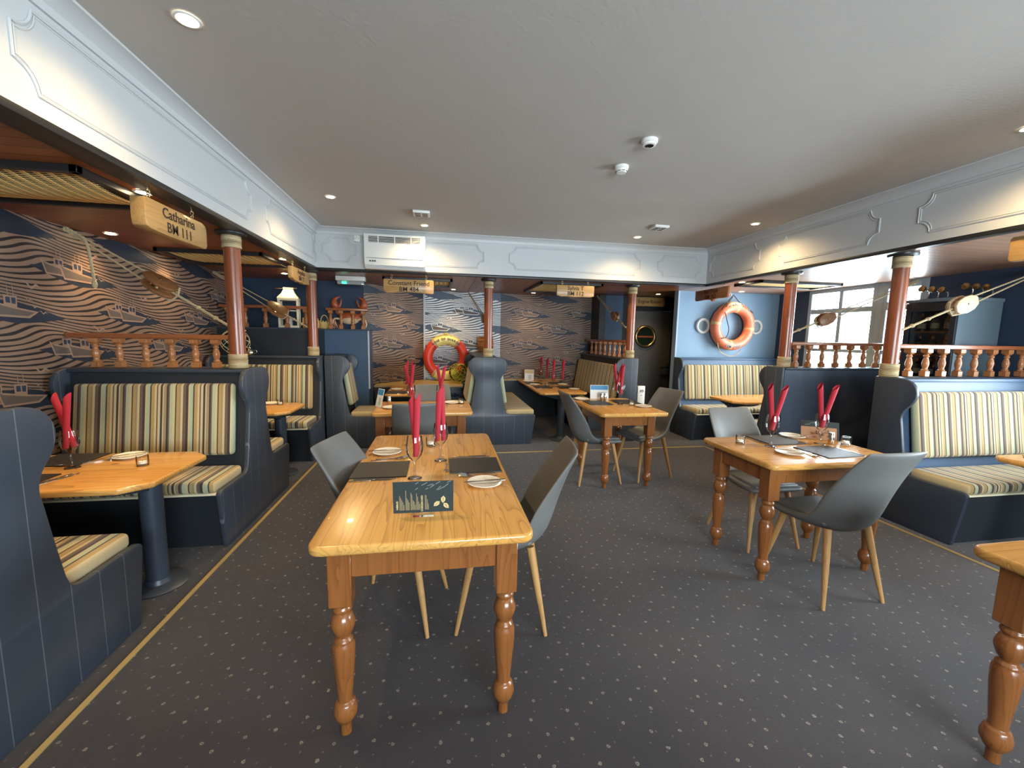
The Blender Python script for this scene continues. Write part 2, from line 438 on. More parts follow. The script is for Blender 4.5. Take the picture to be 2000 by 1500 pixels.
def emit(name, c, s):
    t = NT(name); t.t.nodes.remove(t.bsdf); e = t.n('ShaderNodeEmission'); e.inputs[0].default_value = c; e.inputs[1].default_value = s
    t.lk(e.outputs[0], t.out.inputs[0]); return t.mat
M['lamp'] = emit('warm_lamp_face', (1.0, 0.82, 0.50, 1), 40)
M['bulb'] = emit('warm_lantern_bulb', (1.0, 0.74, 0.36, 1), 30)
M['green_led'] = emit('green_exit_led', (0.05, 1.0, 0.45, 1), 2.5)
M['green_glow'] = emit('green_exit_diffuser', (0.35, 0.85, 0.55, 1), 0.35)

def wallpaper(name, light, mid, dark, navy, rough, metal=0.0):
    t = NT(name); uv = t.n('ShaderNodeUVMap').outputs[0]; X = t.xyz(uv); h, z = X[0], X[1]
    P, RW = 1.10, 0.295
    k1 = 2*PI/P
    a1 = t.math('ADD', t.math('MULTIPLY', h, k1), t.math('MULTIPLY', z, PI/RW))
    a2 = t.math('ADD', t.math('MULTIPLY', h, 2*k1), t.math('MULTIPLY', z, 2*PI/RW))
    nz = t.noise(t.comb(t.math('MULTIPLY', h, 0.9), t.math('MULTIPLY', z, 1.4), 0), 2.0, 1)
    warp = t.math('ADD', t.math('MULTIPLY', t.math('SINE', a1), 0.040), t.math('MULTIPLY', t.math('SINE', t.math('ADD', a2, 1.0)), 0.006))
    warp = t.math('ADD', warp, t.math('MULTIPLY', nz, 0.05))
    f = t.math('ADD', z, warp)
    fr = t.math('FRACT', t.math('ADD', t.math('DIVIDE', f, 0.033), 40.0))
    tri = t.math('ABSOLUTE', t.math('SUBTRACT', fr, 0.5))
    wn = t.noise(t.comb(t.math('MULTIPLY', h, 3.0), t.math('MULTIPLY', f, 20.0), 0), 1.6, 2)
    thr = t.math('ADD', 0.15, t.math('MULTIPLY', wn, 0.34))
    line = t.math('GREATER_THAN', tri, thr)
    row = t.math('FLOOR', t.math('DIVIDE', z, RW)); par = t.math('MODULO', t.math('ADD', row, 40.0), 2.0)
    hx = t.math('FRACT', t.math('ADD', t.math('ADD', t.math('DIVIDE', h, P), 20.0), t.math('MULTIPLY', par, 0.5)))
    zz = t.math('FRACT', t.math('DIVIDE', z, RW))
    e = t.math('DIVIDE', t.math('SUBTRACT', hx, 0.5), 0.36)
    half = t.math('MULTIPLY', t.math('SUBTRACT', 1.0, t.math('POWER', t.math('ABSOLUTE', e), 1.4)), 0.25)
    cen = t.math('SUBTRACT', 0.52, t.math('MULTIPLY', t.math('SUBTRACT', hx, 0.5), 0.35))
    patch = t.math('LESS_THAN', t.math('ABSOLUTE', t.math('SUBTRACT', zz, cen)), half)
    tone = t.mix(t.noise(t.comb(t.math('MULTIPLY', h, 0.9), t.math('MULTIPLY', f, 6.0), 0), 1.5, 2), light, mid)
    col = t.mix(line, tone, dark)
    col = t.mix(patch, col, navy)
    return t.set(col, rough, metal)
M['paper'] = wallpaper('wave_wallpaper_bronze', srgb(152, 124, 104), srgb(118, 94, 78), srgb(40, 36, 38), srgb(38, 46, 60), 0.5, 0.1)
M['paper_daylit'] = wallpaper('wave_wallpaper_daylit', srgb(226, 228, 230), srgb(206, 208, 210), srgb(52, 56, 66), srgb(70, 84, 104), 0.5)  # bronze paper with a patch of daylight put into its colours
M['paper_light'] = paint('bronze_boat_print', srgb(150, 122, 102), 0.5)
M['paper_mid'] = paint('grey_boat_print', srgb(96, 84, 78), 0.55)
M['paper_navy'] = paint('navy_boat_print', srgb(46, 56, 76), 0.55)
M['paper_daylit_boat'] = paint('daylit_boat_print', srgb(206, 208, 208), 0.5)  # boat print brightened by the same painted daylight

# ================================================================== THE SETTING
CEIL, SOF, BULK = 2.78, 2.29, 2.31
struct(MB().box((-2.86, -3.1, -0.06), (5.75, 7.75, 0)).build('floor', M['carpet']))
struct(MB().box((-1.55, -3.1, CEIL), (3.80, 5.52, CEIL+0.06)).build('ceiling', M['ceil']))
struct(MB().box((-2.86, -3.1, SOF), (-1.55, 7.75, SOF+0.05)).build('ceiling_left_bay', M['soffit_x']))
struct(MB().box((-1.55, 5.47, SOF), (3.745, 7.75, SOF+0.05)).build('ceiling_back_bay', M['soffit_y']))
struct(MB().box((3.745, -3.1, SOF), (5.75, 7.75, SOF+0.05)).build('ceiling_right_bay', M['soffit_glare']))
# bulkheads around the raised ceiling
struct(MB().box((-1.53, -3.1, BULK), (-1.47, 5.45, CEIL)).build('wall_left_bulkhead', M['white']))
struct(MB().box((-1.53, 5.45, BULK), (3.79, 5.51, CEIL)).build('wall_back_bulkhead', M['white']))
struct(MB().box((3.73, -3.1, BULK), (3.79, 5.45, CEIL)).build('wall_right_bulkhead', M['white']))
TN = [0]
def trim(mb, mat, **k):
    TN[0] += 1
    return struct(mb.build('trim_%d' % TN[0], mat, **k))
trim(MB().box((-1.60, -3.1, 2.278), (-1.468, 5.452, BULK)), M['black'], bevel=0.004)
trim(MB().box((-1.60, 5.448, 2.278), (3.79, 5.53, BULK)), M['black'], bevel=0.004)
trim(MB().box((3.728, -3.1, 2.278), (3.81, 5.452, BULK)), M['black'], bevel=0.004)
def cornice(p0, p1, n):      # stepped cove between bulkhead and ceiling; n points into the room
    prof = [(0, 2.705), (0.012, 2.705), (0.016, 2.735), (0.05, 2.768), (0.085, 2.772), (0.09, 2.781), (0, 2.781)]
    d = (Vector(p1)-Vector(p0)); L = d.length; d.normalize(); nv = Vector(n); P = Vector(p0)
    trim(MB().prism(prof, lambda a, b, h: tuple(P + nv*a + d*h + Vector((0,0,b))), 0, L), M['white'])
cornice((-1.47, -3.1, 0), (-1.47, 5.45, 0), (1, 0, 0))
cornice((3.73, -3.1, 0), (3.73, 5.45, 0), (-1, 0, 0))
cornice((-1.47, 5.45, 0), (3.73, 5.45, 0), (0, -1, 0))
def scoop_frame(fn, h0, h1, z0=2.385, z1=2.675, r=0.085, gaps=()):
    pts = []
    for (cx, cz, a0) in ((h1, z0, 180), (h1, z1, 270), (h0, z1, 0), (h0, z0, 90)):
        for i in range(7):
            a = R(a0 - 15*i); pts.append((cx + r*math.cos(a), cz + r*math.sin(a)))
    out = MB()
    for off, rad in ((0, 0.007), (0.013, 0.004)):
        q = []
        cxm, czm = (h0+h1)/2, (z0+z1)/2
        for a, b in pts:
            q.append(fn(a - math.copysign(off, a-cxm), b - math.copysign(off, b-czm)))
        out.tube(q, rad, 6, True)
    trim(out, M['white'])
for a, b in ((-2.6, 1.55), (1.84, 3.70), (3.98, 5.70 - 0.28)): scoop_frame(lambda h, z: (-1.469, h, z), a, b)
for a, b in ((-1.40, -1.02), (-0.75, 0.56), (0.89, 2.72), (2.97, 3.64)): scoop_frame(lambda h, z: (h, 5.449, z), a, b)
for a, b in ((4.46, 5.38), (3.10, 4.18), (0.9, 2.80)): scoop_frame(lambda h, z: (3.729, h, z), a, b)

# ---------------------------------------------------------------- wallpapered walls: the boats and gulls are printed on the same mesh
def boat(mb, fn, x, z, s, lift):
    hull = [(-.15, .105), (-.115, .0), (.10, -.005), (.16, .035), (.03, .055), (-.12, .085)]
    inner = [(-.132, .088), (-.108, .012), (.09, .007), (.135, .03), (.02, .045), (-.11, .072)]
    def poly(p, m, e): mb.m = m; mb.add([fn(x+a*s, z+b*s, e) for a, b in p], [tuple(range(len(p)))])
    poly(hull, 1, lift); poly(inner, 2, lift+.0007)
    cab = [(-.045, .065), (-.045, .125), (.035, .12), (.03, .055)]
    poly(cab, 1, lift+.0003)
    poly([(-.033, .08), (-.033, .113), (-.008, .112), (-.008, .078)], 3, lift+.001)
    poly([(.0, .077), (.0, .111), (.025, .109), (.022, .073)], 3, lift+.001)
    for m0 in (-.02, .012): poly([(m0, .12), (m0+.005, .12), (m0+.003, .18), (m0, .18)], 1, lift+.0003)
    mb.m = 0
def gull(mb, fn, x, z, s, lift):
    mb.m = 1
    up = catmull([(-.06, .035), (-.03, .03), (0, 0), (.035, .02), (.07, -.005)], 4)
    n = len(up)
    for i in range(n-1):
        t0 = .009*math.sin(PI*(i+.3)/n); t1 = .009*math.sin(PI*(i+1.3)/n)
        mb.add([fn(x+up[i][0]*s, z+(up[i][1]-t0)*s, lift), fn(x+up[i+1][0]*s, z+(up[i+1][1]-t1)*s, lift), fn(x+up[i+1][0]*s, z+(up[i+1][1]+t1)*s, lift), fn(x+up[i][0]*s, z+(up[i][1]+t0)*s, lift)], [(0,1,2,3)])
    mb.m = 0
def paper_wall(name, fn, h0, h1, z0, z1, mats, thick=0.05, lo=None):
    """fn(h, z, e): point at h along the wall, z up, e out of the wall face into the room"""
    mb = MB()
    mb.add([fn(h0, z0, -thick), fn(h1, z0, -thick), fn(h1, z1, -thick), fn(h0, z1, -thick), fn(h0, z0, 0), fn(h1, z0, 0), fn(h1, z1, 0), fn(h0, z1, 0)],
           [(4,5,6,7), (0,3,2,1), (0,1,5,4), (1,2,6,5), (2,3,7,6), (3,0,4,7)])
    for r in range(0, 9):
        zc = r*0.295; par = r % 2
        for k in range(-8, 10):
            xc = (k + 0.5 - 0.5*par)*1.10
            for dx, dz, s, lf in ((-0.16, 0.145, 1.0, .0007), (0.0, 0.12, 1.15, .0026)):
                if h0+.2 < xc+dx < h1-.2 and z0+.02 < zc+dz and zc+dz+.2 < z1 and (lo is None or xc+dx > lo): boat(mb, fn, xc+dx, zc+dz, s, lf)
            for dx, dz, s in ((.16, .19, .55), (.22, .15, .5), (.12, .235, .45), (-.40, .03, 1.1)):
                if h0+.15 < xc+dx < h1-.15 and z0+.05 < zc+dz < z1-.08 and (lo is None or xc+dx > lo): gull(mb, fn, xc+dx, zc+dz, s, 0.0007)
    o = Vector(fn(0, 0, 0)); d = Vector(fn(1, 0, 0)) - o
    return struct(mb.build(name, mats, smooth=False, fix=False, uvf=lambda c: ((c-o).dot(d), c.z)))
PB = [M['paper'], M['paper_light'], M['paper_mid'], M['paper_navy']]
PS = [M['paper_daylit'], M['paper_daylit_boat'], M['paper_mid'], M['paper_navy']]
paper_wall('wall_left', lambda h, z, e: (-2.80+e, h, z), -3.1, 6.70, 0, SOF, PB, lo=1.5)
dgA, dgB = Vector((-1.17, 6.80)), Vector((-0.28, 7.58)); dgd = (dgB-dgA).normalized(); dgn = Vector((dgd.y, -dgd.x)); dgL = (dgB-dgA).length
paper_wall('wall_back_left', lambda h, z, e: (dgA.x+dgd.x*h+dgn.x*e, dgA.y+dgd.y*h+dgn.y*e, z), 0, dgL, 0, SOF, PB)
paper_wall('wall_back', lambda h, z, e: (h, 7.60-e, z), 1.09, 2.84, 0, SOF, PB)
paper_wall('wall_back_daylit', lambda h, z, e: (h, 7.585-e, z), -0.28, 1.09, 0, SOF, PS)  # daylight patch on the back wall, painted as a paler strip
trim(MB().box((-0.295, 7.555, 0.72), (-0.265, 7.60, SOF)), M['white'])
struct(MB().box((-2.86, 7.66, 0), (5.75, 7.75, SOF)).build('wall_rear_outer', M['black']))
struct(MB().box((-2.80, 6.66, 0), (-1.17, 6.80, SOF)).build('wall_alcove', M['navy_wall']))
# boxed-in partition with shelf in the left corner
pp = [(-2.80, 5.85), (-1.62, 5.85), (-1.62, 6.27), (-1.03, 6.27), (-1.03, 6.66), (-2.80, 6.66)]
struct(MB().box((-2.80, 5.85, 0), (-1.62, 6.66, 1.56)).build('wall_partition_left', M['navy_black'], smooth=False))  # shaded half of the partition, shade put into a darker colour
struct(MB().box((-1.62, 6.27, 0), (-1.03, 6.66, 1.56)).build('wall_partition_right', M['navy_lit'], smooth=False))  # lit half of the partition, light put into a bluer colour
pq = [(-2.80, 5.835), (-1.605, 5.835), (-1.605, 6.255), (-1.015, 6.255), (-1.015, 6.66), (-2.80, 6.66)]
trim(MB().prism(pq, lambda a, b, h: (a, b, h), 1.56, 1.58), M['navy'])
trim(MB().box((-1.033, 6.255, 0.72), (-1.013, 6.275, 1.56)), M['white'])
# dado ledges along the back wall
lp = [(-1.02, 6.66), (0.36, 6.66), (0.36, 7.57), (-0.28, 7.57), (-1.02, 6.91)]
trim(MB().prism(lp, lambda a, b, h: (a, b, h), 0.69, 0.72), M['ledge'])
struct(MB().box((-1.02, 6.69, 0), (0.00, 6.73, 0.69)).build('wall_dado_left', M['navy_black']))
trim(MB().box((0.86, 7.52, 0.70), (2.30, 7.60, 0.725)), M['ledge'])
struct(MB().box((0.86, 7.545, 0), (2.30, 7.595, 0.70)).build('wall_dado_right', M['navy_black']))
# door wall
struct(MB().box((2.84, 7.2, 0), (2.96, 7.66, SOF)).build('wall_back_return', M['black']))
struct(MB().box((2.96, 7.22, 0), (3.30, 7.30, SOF)).build('wall_door_left', M['navy_lit']))  # lit strip of wall, its light put into the colour
struct(MB().box((3.30, 7.22, 0), (3.52, 7.30, SOF)).build('wall_door_post', M['black']))
struct(MB().box((3.52, 7.22, 2.04), (4.31, 7.30, SOF)).build('wall_door_head', M['black']))
struct(MB().box((4.31, 7.22, 0), (5.75, 7.30, SOF)).build('wall_door_right', M['black']))
# blue wall behind the corner booth
struct(MB().box((3.76, 6.17, 0), (5.60, 6.25, SOF)).build('wall_blue', M['blue_wall']))
trim(MB().box((3.745, 6.155, 0), (3.772, 6.265, SOF)), M['frame_white'])
# right wall with window, glazed door and the long window behind the camera's right
def rwall(name, y0, y1, z0=0, z1=SOF, mat='navy_wall'): return struct(MB().box((5.60, y0, z0), (5.70, y1, z1)).build(name, M[mat]))
rwall('wall_right_corner', 5.60, 7.30)
rwall('wall_right_sill', 4.55, 5.60, 0, 0.86)
rwall('wall_right', 2.40, 4.00)
rwall('wall_right_low', 0.20, 2.40, 0, 0.75)
rwall('wall_right_head', 0.20, 2.40, 2.05, SOF)
rwall('wall_right_front', -3.1, 0.20)
def window(name, y0, y1, z0, z1, vert, hor, wdt=0.055):
    f = MB()
    f.box((5.60, y0, z0), (5.68, y0+wdt, z1)); f.box((5.60, y1-wdt, z0), (5.68, y1, z1))
    f.box((5.602, y0+wdt*.5, z0+.001), (5.678, y1-wdt*.5, z0+wdt)); f.box((5.602, y0+wdt*.5, z1-wdt), (5.678, y1-wdt*.5, z1-.001))
    for v in vert: f.box((5.605, v-.028, z0+.01), (5.675, v+.028, z1-.01))
    for q, a, b, hh in hor: f.box((5.607, a+.01, q-hh), (5.673, b-.01, q+hh))
    o = f.build(name, M['frame_white'], bevel=0.004); struct(o)
    MB().box((5.638, y0+.02, z0+.02), (5.642, y1-.02, z1-.02)).build('pane', M['pane'], o, smooth=False)
    return o
window('window_1', 4.58, 5.60, 0.86, SOF, (5.08,), ((1.97, 4.58, 5.60, .035), (1.40, 4.58, 5.60, .022)))
d2 = window('door_1', 4.00, 4.58, 0.0, SOF, (4.48,), ((1.99, 4.0, 4.58, .05), (1.40, 4.0, 4.58, .025)), 0.085)
MB().box((5.545, 4.10, 1.93), (5.60, 4.36, 1.99)).build('door_closer', M['steel'], d2, bevel=0.006)
window('window_2', 0.20, 2.40, 0.75, 2.05, (0.93, 1.66), ((1.7, .2, 2.4, .03),))
# wall behind the camera
struct(MB().box((-2.86, -3.1, 0), (0.0, -3.0, CEIL)).build('wall_front_left', M['navy_wall']))
struct(MB().box((3.2, -3.1, 0), (5.75, -3.0, CEIL)).build('wall_front_right', M['navy_wall']))
struct(MB().box((0.0, -3.1, 0), (3.2, -3.0, 0.9)).build('wall_front_sill', M['navy_wall']))
struct(MB().box((0.0, -3.1, 2.2), (3.2, -3.0, CEIL+.05)).build('wall_front_head', M['white']))
fw = MB()
for x in (0.03, 1.6, 3.17): fw.box((x-.03, -3.08, .9), (x+.03, -3.02, 2.2))
for z in (.93, 2.17): fw.box((0, -3.08, z-.03), (3.2, -3.02, z+.03))
o = struct(fw.build('window_3', M['frame_white']))
MB().box((.01, -3.052, .91), (3.19, -3.048, 2.19)).build('pane', M['pane'], o, smooth=False)
# brass carpet strips
trim(MB().box((-1.448, -3.0, 0), (-1.424, 5.232, 0.006)), M['brass_strip'])
trim(MB().box((3.715, -3.0, 0), (3.739, 5.232, 0.006)), M['brass_strip'])
trim(MB().box((-1.448, 5.208, 0), (3.739, 5.232, 0.006)), M['brass_strip'])

# engine-room door
D = struct(MB().box((3.53, 7.235, 0.01), (4.30, 7.275, 2.03)).build('door_2', M['door_paint'], bevel=0.01))
pr = MB(); pr.torus((3.775, 7.228, 1.555), 0.185, 0.028, 'y', 36, 10); pr.build('porthole_ring', M['brass'], D)
bo = MB()
for i in range(8): bo.sphere((3.775+.185*math.cos(i*PI/4+.3), 7.198, 1.555+.185*math.sin(i*PI/4+.3)), .011, 8, 6)
bo.build('porthole_bolts', M['brass'], D)
MB().lathe([(1e-4, 0), (0.165, 0)], 32, False, Matrix.Translation((3.775, 7.229, 1.555)) @ Matrix.Rotation(R(90), 4, 'X')).build('porthole_glass', M['bottle'], D)
MB().box((3.62, 7.222, 1.54), (3.93, 7.228, 1.57)).build('porthole_bar', M['mahog'], D)
dh = MB(); dh.box((4.235, 7.222, 0.86), (4.285, 7.235, 1.06)); dh.tube([(4.26, 7.23, .98), (4.26, 7.185, .98), (4.22, 7.178, .985), (4.08, 7.18, .975)], .012, 8)
dh.build('door_handle', M['steel'], D)
trim(MB().box((3.50, 7.205, 2.035), (4.33, 7.222, 2.075)), M['black'])
trim(MB().box((4.315, 7.205, 0), (4.40, 7.222, 2.075)), M['black'])

# ================================================================== BOOTH BENCHES
def half_profile(d):
    top = catmull([(.225+d, .50), (.195+d, .66), (.168+d, .82), (.156+d, .90), (.175+d, .965), (.225+d, 1.03), (.250+d, 1.10), (.236+d, 1.165), (.192+d, 1.212), (.13+d, 1.232)], 4)
    return [(.605+d, 0), (.660+d, .385), (.662+d, .405), (.652+d, .422), (.63+d, .43), (.31+d, .43), (.27+d, .437), (.242+d, .455)] + top
def make_bench(name, label, loc, rz, v0, v1, double, d=0.0, panels=(True, True), group='striped booth benches', cap_mat='navy', seat_inset=0.05, dark='navy_black', front_mat='navy_x', back_boards=False, left_len=None):
    t = thing(name, label, 'bench', loc, rz, group)
    hp = half_profile(d)
    if double: poly = hp + [(-a, b) for a, b in reversed(hp)]
    else: poly = hp + [(0.0, 1.232), (0.0, 0.0)]
    L0, L1 = min(v0, v1), max(v0, v1); aisle = v0
    s = 1 if v1 > v0 else -1
    for k, yes in enumerate(panels):
        if not yes: continue
        y = v0 if k == 0 else v1 - s*0.035
        MB().prism(poly, lambda a, b, h: (a, h, b), y, y + s*0.035).build('end_panel', M[front_mat], t, bevel=0.008, seg=2)
    if left_len: MB().prism([(-a, b) for a, b in half_profile(d)] + [(-.10, 1.232), (-.10, 0)], lambda a, b, h: (a, h, b), v0 + left_len + .035, v0 + left_len + .07).build('end_panel', M[front_mat], t, bevel=0.008, seg=2)
    ya, yb = v0 + s*0.035, v1 - (s*0.035 if panels[1] else 0)
    A, B = min(ya, yb), max(ya, yb)
    sides = (1, -1) if double else (1,)
    bp = [(.205+d, 0), (.205+d, .44), (.175+d, .62), (.13+d, .96), (.105+d, 1.20)]
    poly = bp + ([(-a, b) for a, b in reversed(bp)] if double else [(0.001, 1.20), (0.001, 0)])
    MB().prism(poly, lambda a, b, h: (a, h, b), A, B).build('backrest', M['navy_y' if back_boards else dark], t, smooth=False)
    x0 = -(.135+d) if double else 0.0
    MB().box((x0-(.012 if back_boards else 0), A, 1.20), (.135+d, B, 1.228)).build('top_cap', M[cap_mat], t, bevel=0.008)
    for sd in sides:
        f = lambda a: sd*(a+d)
        if sd < 0 and left_len: B = A + left_len
        MB().prism([(f(.20), 0.0), (f(.575), 0.0), (f(.625), .395), (f(.20), .395)], lambda a, b, h: (a, h, b), A, B).build('seat_base', M['navy_black'], t, smooth=False)
        MB().box((f(.20), A, .395), (f(.648), B, .410)).build('seat_edge', M['cream_lantern'], t, bevel=0.004)
        cu = MB(); cu.box((f(.235), A+.008, .410), (f(.652), B-.008, .492)); cu.build('seat_cushion', M['stripe'], t, bevel=0.028, seg=4)
        # upright cushion leaning on the back board
        n = Vector((1.0, 0, .18)).normalized()
        lo, hi = Vector((.196+d, 0, .565)), Vector((.118+d, 0, 1.115)); up = (hi-lo).normalized(); nn = Vector((up.z, 0, -up.x))
        q = [lo, lo + nn*.075, hi + nn*.065, hi]
        cb = MB().prism([(sd*p.x, p.z) for p in q], lambda a, b, h: (a, h, b), A+.06, B-.06)
        cb.build('back_cushion', M['stripe'], t, bevel=0.03, seg=4)
    return t
make_bench('booth_bench', 'dark navy booth bench at the left edge, its rounded end panel nearest the camera', (-1.535, 1.68, 0), R(90), 0, 1.225, True)
make_bench('booth_bench', 'striped double booth bench below the post beside the hanging Catharina sign', (-1.49, 3.69, 0), R(90), 0, 1.27, True)
make_bench('booth_bench', 'striped booth bench in the far left corner below the netted glass float', (-1.49, 5.70, 0), R(-90), 0, -1.27, False)
make_bench('booth_bench', 'short dark booth bench in the back left corner facing the red life ring table', (-1.47, 5.62, 0), 0, 0, 0.58, False, 0.06)
make_bench('booth_bench', 'double booth bench with symmetric rounded panel under the middle back post', (0.645, 5.62, 0), 0, 0, 1.88, True, 0.02, (True, False), left_len=1.0)
make_bench('booth_bench', 'olive striped booth bench with straight right edge beside the engine room door', (2.85, 5.62, 0), R(180), 0, -1.93, False, 0.09, (True, False))
make_bench('booth_bench', 'pale striped bench against the blue wall under the orange life ring', (3.74, 6.165, 0), R(-90), 0, 1.84, False, 0.0, (True, False), cap_mat='navy_lit', dark='navy_lit')  # cap and back: window light painted as a bluer navy
make_bench('booth_bench', 'booth bench seen from behind, dark boarded back between the two right posts', (3.78, 4.03, 0), R(90), 0, -1.80, False, 0.09, (True, False), back_boards=True)
make_bench('booth_bench', 'striped booth bench at the right edge below the bright balustrade', (3.82, 3.06, 0), R(-90), 0, 1.76, False, 0.09, (True, False), cap_mat='navy_lit', dark='navy_lit', front_mat='navy')  # cap and back lighter blue, daylight put into the colour

# ================================================================== POSTS AND BALUSTRADES
def make_post(label, x, y, z0=1.23):
    t = thing('timber_post', label, 'post', (x, y, z0), 0, 'round timber posts')
    H = SOF - z0
    MB().lathe([(.058, 0), (.058, H)], 24).build('shaft', M['mahog'], t)
    for a, b in ((0.0, 0.115), (H-.125, H-.03)):
        wr = MB(); k = int((b-a)/.011)
        prof = [(.058, a)]
        for i in range(k):
            zz = a + (b-a)*i/k; dz = (b-a)/k
            prof += [(.064, zz+.0005), (.070, zz+dz*.5), (.064, zz+dz-.0005)]
        prof += [(.058, b)]
        wr.lathe(prof, 24, False); wr.build('rope_wrap', M['rope'], t)
    MB().lathe([(.06, H-.032), (.098, H-.028), (.105, H-.018), (.105, H-.004), (.09, H)], 28).build('collar', M['black'], t)
    return t
make_post('red brown round post beside the hanging Catharina sign', -1.60, 3.64)
make_post('red brown round post beside the Angelina sign in front of the lantern shelf', -1.59, 5.62)
make_post('red brown post in the middle of the back, above the symmetric bench panel', 0.655, 5.75)
make_post('red brown post in front of the engine room door', 2.76, 5.74)
make_post('red brown post to the right of the orange life ring, left of the window', 3.87, 4.12)
make_post('thick red brown post at the right, against the glazed door', 3.91, 3.02)

BAL = [(.021, .048), (.026, .052), (.026, .058), (.018, .066), (.020, .080), (.026, .105), (.026, .125), (.020, .150), (.015, .168), (.022, .174), (.022, .182), (.014, .190), (.020, .198)]
def baluster_mesh(h):
    mb = MB(); k = h/.245
    mb.box((-.026, -.026, 0), (.026, .026, .048*k))
    mb.lathe([(r, z*k) for r, z in BAL], 12, False)
    mb.prism([(-.018,-.018),(.018,-.018),(.018,.018),(-.018,.018)], lambda a, b, z: (a*(1 if z == 0 else 1.6), b*(1 if z == 0 else 1.6), .196*k + z*k), 0, .016)
    mb.box((-.029, -.029, .21*k), (.029, .029, h))
    return mb
def make_balustrade(label, p0, p1, z0, zr, ds, axis_mat='railx', rz=0.0):
    P0, P1 = Vector(p0), Vector(p1); d = P1-P0; L = d.length; a = math.atan2(d.y, d.x)
    t = thing('balustrade', label, 'balustrade', (p0[0], p0[1], z0), a, 'turned wooden balustrades')
    h = zr - .02 - z0
    MB().box((0, -.032, h), (L, .032, h+.038)).build('handrail', M['railx'], t, bevel=0.008)
    first = None
    for q in ds:
        if first is None:
            first = baluster_mesh(h).build('baluster', M['balus'], t, bevel=0.002, seg=1); first.location = (q, 0, 0)
        else:
            c = first.copy(); COL.objects.link(c); c.parent = t; c.location = (q, 0, 0)
    return t
make_balustrade('orange brown balustrade on the bench back against the left wave wallpaper', (-2.795, 3.69), (-1.655, 3.69), 1.23, 1.475, [.175, .335, .515, .695, .865, 1.015])
make_balustrade('balustrade along the dark alcove shelf in front of the cream lantern', (-2.78, 5.90), (-1.66, 5.90), 1.58, 1.845, [.10, .30, .54, .80, 1.03])
make_balustrade('short balustrade in front of the crab on the blue partition', (-1.60, 6.30), (-1.03, 6.33), 1.58, 1.86, [.06, .20, .36, .50])
make_balustrade('balustrade with close spindles behind the olive bench, left of the engine room door', (2.74, 5.81), (2.74, 7.50), 1.23, 1.475, [.06, .25, .44, .63, .83, 1.03, 1.23, 1.43])
make_balustrade('balustrade against the bright window between the two right posts', (3.93, 4.12), (5.58, 4.12), 1.23, 1.50, [.09, .26, .44, .63, .82, 1.01, 1.2, 1.39, 1.57])
make_balustrade('sunlit balustrade at the right edge in front of the wine cabinet', (3.98, 3.04), (5.58, 3.04), 1.23, 1.50, [.16, .345, .53, .715, .90, 1.09, 1.275, 1.46])

# ================================================================== TABLES
TT, BT = 0.795, 0.725
LEGP = [(.020, 0), (.021, .050), (.030, .058), (.043, .085), (.044, .105), (.036, .135), (.026, .142), (.028, .150), (.027, .160), (.033, .22), (.040, .30), (.042, .355), (.040, .375), (.034, .385), (.036, .392), (.026, .402), (.024, .408), (.034, .420), (.043, .448), (.044, .465), (.034, .495), (.026, .503), (.036, .512), (.036, .522), (.030, .530), (.034, .540)]
def rrect(x0, y0, x1, y1, r, k=5):
    o = []
    for cx, cy, a in ((x1-r, y0+r, -90), (x1-r, y1-r, 0), (x0+r, y1-r, 90), (x0+r, y0+r, 180)):
        for i in range(k+1): t = R(a+90*i/k); o.append((cx+r*math.cos(t), cy+r*math.sin(t)))
    return o
def leg_mb():
    mb = MB(); mb.box((-.041, -.041, .54), (.041, .041, TT-.038)); mb.lathe(LEGP, 20); return mb
def dining_table(label, cx, cy, hx, hy, legs, grain):
    t = thing('dining_table', label, 'table', (cx, cy, 0), 0, 'pine dining tables with turned legs')
    MB().prism(rrect(-hx, -hy, hx, hy, .05), lambda a, b, h: (a, b, h), TT-.038, TT).build('tabletop', M['pine' if grain == 'Y' else 'pine_x'], t, bevel=.012, seg=3)
    lx0, lx1, ly0, ly1 = [q - c for q, c in zip(legs, (cx, cx, cy, cy))]
    first = leg_mb().build('leg', M['pine_leg'], t, bevel=.003, seg=1); first.location = (lx0, ly0, 0)
    for x, y in ((lx1, ly0), (lx0, ly1), (lx1, ly1)):
        c = first.copy(); COL.objects.link(c); c.parent = t; c.location = (x, y, 0)
    ap = lambda a, b: MB().box(a, b)
    z0, z1 = TT-.145, TT-.038
    for y, q in ((ly0, -1), (ly1, 1)): ap((lx0+.04, y-.012+q*.018, z0), (lx1-.04, y+.012+q*.018, z1)).build('apron', M['pine_leg'], t, bevel=.002, seg=1)
    for x, q in ((lx0, -1), (lx1, 1)): ap((x-.012+q*.018, ly0+.04, z0), (x+.012+q*.018, ly1-.04, z1)).build('apron', M['pine_leg'], t, bevel=.002, seg=1)
    return t
dining_table('long pine dining table with turned legs in the centre foreground', -.055, 2.24, .405, .81, (-.36, .25, 1.51, 2.97), 'Y')
dining_table('pine dining table at the right with a grey chair at either side, glasses on top', 2.43, 2.41, .495, .345, (2.03, 2.82, 2.18, 2.63), 'X')
dining_table('small pine dining table between two grey chairs, in front of the olive bench', 1.89, 4.21, .36, .50, (1.65, 2.11, 3.85, 4.59), 'Y')
dining_table('pine dining table behind the dark chair, beyond the far end of the central table', -.165, 4.25, .475, .34, (-.56, .20, 3.99, 4.50), 'X')
dining_table('pine dining table cut off by the bottom right corner, only one leg showing', 2.42, .72, .50, .42, (2.01, 2.83, 1.03, .41), 'X')

